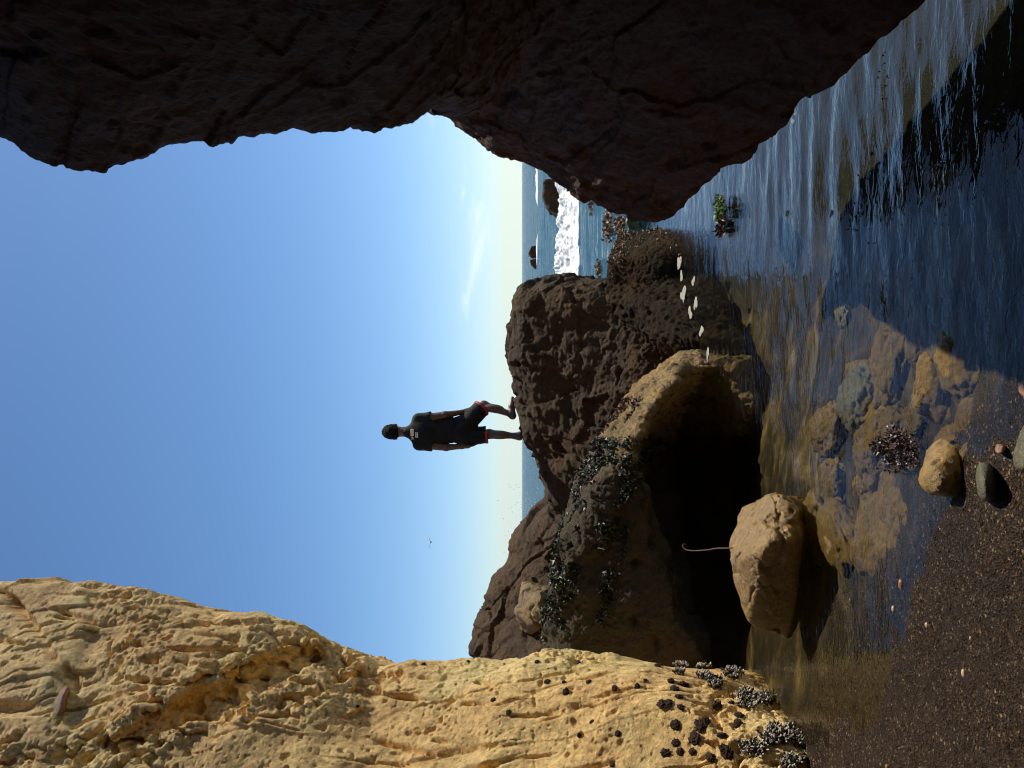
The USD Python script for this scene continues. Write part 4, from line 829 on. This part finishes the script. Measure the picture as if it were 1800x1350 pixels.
for k, (o, L) in enumerate([(-.028, .062), (-.009, .074), (.010, .070), (.028, .055)]):
    b0 = hand_c + [0.0, -o, -.036]; b1 = b0 + [.006, -o * .12, -L * .5]; b2 = b1 + [.016, 0, -L * .46]
    fingers += [cap(b0, b1, .0092, .0085), cap(b1, b2, .0085, .0068)]
th0 = hand_c + [.006, .034, .012]; th1 = th0 + [.018, .018, -.036]; fingers += [cap(th0, th1, .0115, .0095), cap(th1, th1 + [.010, .004, -.028], .0095, .0075)]
hand_r = J(821, 725, .05); palm += [ell(hand_r, (.024, .040, .045)), cap(Wr, hand_r, .027, .024)]
skull = [ell(head + [0, .0, .012], (.078, .098, .108)), ell(head + [0, .045, -.055], (.052, .055, .062)), cap(head + [0, .088, -.005], head + [0, .108, -.03], .012, .014), cap(head + [-.03, .078, .022], head + [.03, .078, .022], .014, .014),
         cap(head + [-.018, .088, -.058], head + [.018, .088, -.058], .009, .009), ell(head + [-.082, -.0, -.018], (.013, .024, .034)), ell(head + [.082, -.0, -.018], (.013, .024, .034))]
body_f0 = blend(torso, .06); legs_f = blend(legs, .03); arms_f = blend(arms + palm, .02); fing_f = blend(fingers, .004); skull_f = blend(skull, .014)
eyes = [ell(head + [s * .03, .086, .004], (.013, .010, .009)) for s in (-1, 1)]
def body_f(p):
    d_ = smin(body_f0(p), legs_f(p), .05); d_ = smin(d_, arms_f(p), .03); d_ = smin(d_, skull_f(p), .025)
    for e_ in eyes: d_ = np.maximum(d_, -(e_(p) + .004))
    return smin(d_, fing_f(p), .006)
lo_, hi_ = np.min([heel_l, toe_r, Wl, head], 0) - [.25, .3, .12], np.max([heel_l, toe_r, Wl, head], 0) + [.3, .3, .25]
root = np.array([pelvis[0], D, min(heel_l[2], heel_r[2])])
person = thing('person', 'person in black T-shirt and red-hemmed black shorts standing barefoot on the boulder, seen from behind', 'person', root)
M_skin = usdkit.material(stage, '/World/Looks/skin', {'p': ('principled_bsdf', {'base_color': (0.07, 0.033, 0.02), 'roughness': 0.5, 'subsurface_weight': 0.08, 'subsurface_scale': 0.01})}, surface='p.BSDF')
M_black = plain('black_cotton', (0.0055, 0.0058, 0.0075), 0.85, 0.35, 60, 0.5, .2, .1); M_red = plain('red_trim', (0.30, 0.018, 0.015), .7, .15); M_hair = plain('black_hair', (0.007, 0.006, 0.005), .8, .4, 90, 1.0, .1)
M_print = plain('pale_print', (0.55, 0.52, 0.46), .7, .1)
pv, pf = nets(body_f, lo_, hi_, .0075); obj('body', (pv, pf), M_skin, person, True)
HEM = J(797, 757)[2]
slv_r, slv_l = Sr * .52 + Er * .48, Sl * .50 + El * .50
sleeve = blend([cap(Sr, slv_r + (slv_r - Sr) * .3, .066, .068), cap(Sl, slv_l + (slv_l - Sl) * .3, .066, .068)], .01)
def cut(a, b):    # beyond point b along a->b
    nrm_ = ((b - a) / np.linalg.norm(b - a)).astype(np.float32); b = b.astype(np.float32)
    return lambda p: (p - b) @ nrm_
cr, cl_ = cut(Sr, slv_r), cut(Sl, slv_l)
tb = blend([ell(chest, (.195, .12, .18)), ell(belly + [.01, 0, 0], (.178, .118, .17)), ell(pelvis + [0, 0, .05], (.17, .125, .12)), cap(Sr, Sl, .072, .072), cap(neck0 + [0, 0, -.06], neck0, .08, .062), cap(neck0 + [0, 0, -.03], Sr + [-.02, 0, .01], .06, .055), cap(neck0 + [0, 0, -.03], Sl + [.02, 0, .01], .06, .055)], .04)
def shirt_f(p):
    s1 = np.maximum(sleeve(p), np.where(p[:, 0] > chest[0], cr(p), cl_(p)))
    t1 = np.maximum(tb(p), np.maximum(HEM - p[:, 2], -(head[2] - .118 - p[:, 2])))
    return smin(t1, s1, .03) + .018 * fbm(p * [9, 9, 5], 3, 701) + .018 * ridged(p * [6, 6, 3.5], 2, 702) - .012
tv, tf = nets(shirt_f, [lo_[0], D - .3, HEM - .03], [hi_[0], D + .3, head[2] + .02], .009); obj('t_shirt', (tv, tf), M_black, person, True)
hem_r, hem_l = Hr * .13 + Kr * .87, Hl * .12 + Kl * .88
hr_c, hl_c = cut(Hr, hem_r), cut(Hl, hem_l)
sh = blend([ell(pelvis + [.005, 0, .02], (.168, .13, .15)), cap(Hr + [-.005, 0, 0], hem_r + (hem_r - Hr) * .3, .112, .106), cap(Hl, hem_l + (hem_l - Hl) * .3, .108, .100), ell(hand_r + [-.01, 0, .0], (.06, .06, .085))], .03)
mid_x = (Hr[0] + Hl[0]) / 2
def shorts_f(p):
    c_ = np.where(p[:, 0] > mid_x - .008, hr_c(p), hl_c(p))
    c_ = np.maximum(c_, np.where(p[:, 0] > mid_x - .008, hem_r[2], hem_l[2]) - .055 - p[:, 2])
    return np.maximum(np.maximum(sh(p), c_), p[:, 2] - (HEM + .05)) + .010 * fbm(p * 9, 3, 711) + .008 * ridged(p * 6, 2, 712) - .004
lo2, hi2 = [lo_[0], D - .35, hem_l[2] - .1], [hi_[0], D + .35, HEM + .08]
hv, hf_ = nets(shorts_f, lo2, hi2, .009); shorts = obj('shorts', (hv, hf_), M_black, person, True)
for side_, cc in ((1, hr_c), (-1, hl_c)):
    bandf = lambda p: np.maximum(np.maximum(sh(p) + .010 * fbm(p * 9, 3, 711) + .008 * ridged(p * 6, 2, 712) - .010, np.abs(cc(p) + .008) - .015), -side_ * (p[:, 0] - mid_x + .008))
    qv, qf = nets(bandf, lo2, hi2, .007)
    if len(qv): obj('hem_stripe', (qv, qf), M_red, person, True)
pk = cap(J(806, 722.5, -.02), J(818, 731, -.12), .012, .010)
qv, qf = nets(lambda p: np.maximum(np.abs(shorts_f(p)) - .008, pk(p)), lo2, hi2, .007)
if len(qv): obj('pocket_trim', (qv, qf), M_red, person, True)
hairf = lambda p: np.maximum(ell(head + [0, -.008, .018], (.088, .106, .114))(p) + 0.026 * fbm(p * 34, 3, 721, .8), np.maximum((p[:, 1] - head[1] - .055) + .6 * (head[2] + .03 - p[:, 2]).clip(0), head[2] - .075 - p[:, 2]))
qv, qf = nets(hairf, head - .17, head + .17, .0065); obj('hair', (qv, qf), M_hair, person, True)
def bar(px0, px1, py0, py1):
    a_, b_ = J(px0, py0), J(px1, py1); xs, zs = sorted((a_[0], b_[0])), sorted((a_[2], b_[2]))
    def f(p):
        return np.maximum(np.maximum(np.maximum(xs[0] - p[:, 0], p[:, 0] - xs[1]), np.maximum(zs[0] - p[:, 2], p[:, 2] - zs[1])), np.maximum(p[:, 1] - D, np.abs(shirt_f(p)) - .006))
    c_ = (a_ + b_) / 2
    return nets(f, [xs[0] - .02, D - .3, zs[0] - .02], [xs[1] + .02, D, zs[1] + .02], .0032)
for bb in ((722.8, 729.0, 753.5, 766.0), (724.2, 728.0, 766.9, 769.2), (726.4, 728.0, 769.2, 773.0), (724.2, 725.4, 769.8, 773.0), (731.3, 733.0, 758.8, 769), (733.6, 736.6, 759.2, 768.8)):
    qv, qf = bar(*bb)
    if len(qv): obj('back_print', (qv, qf), M_print, person, True)
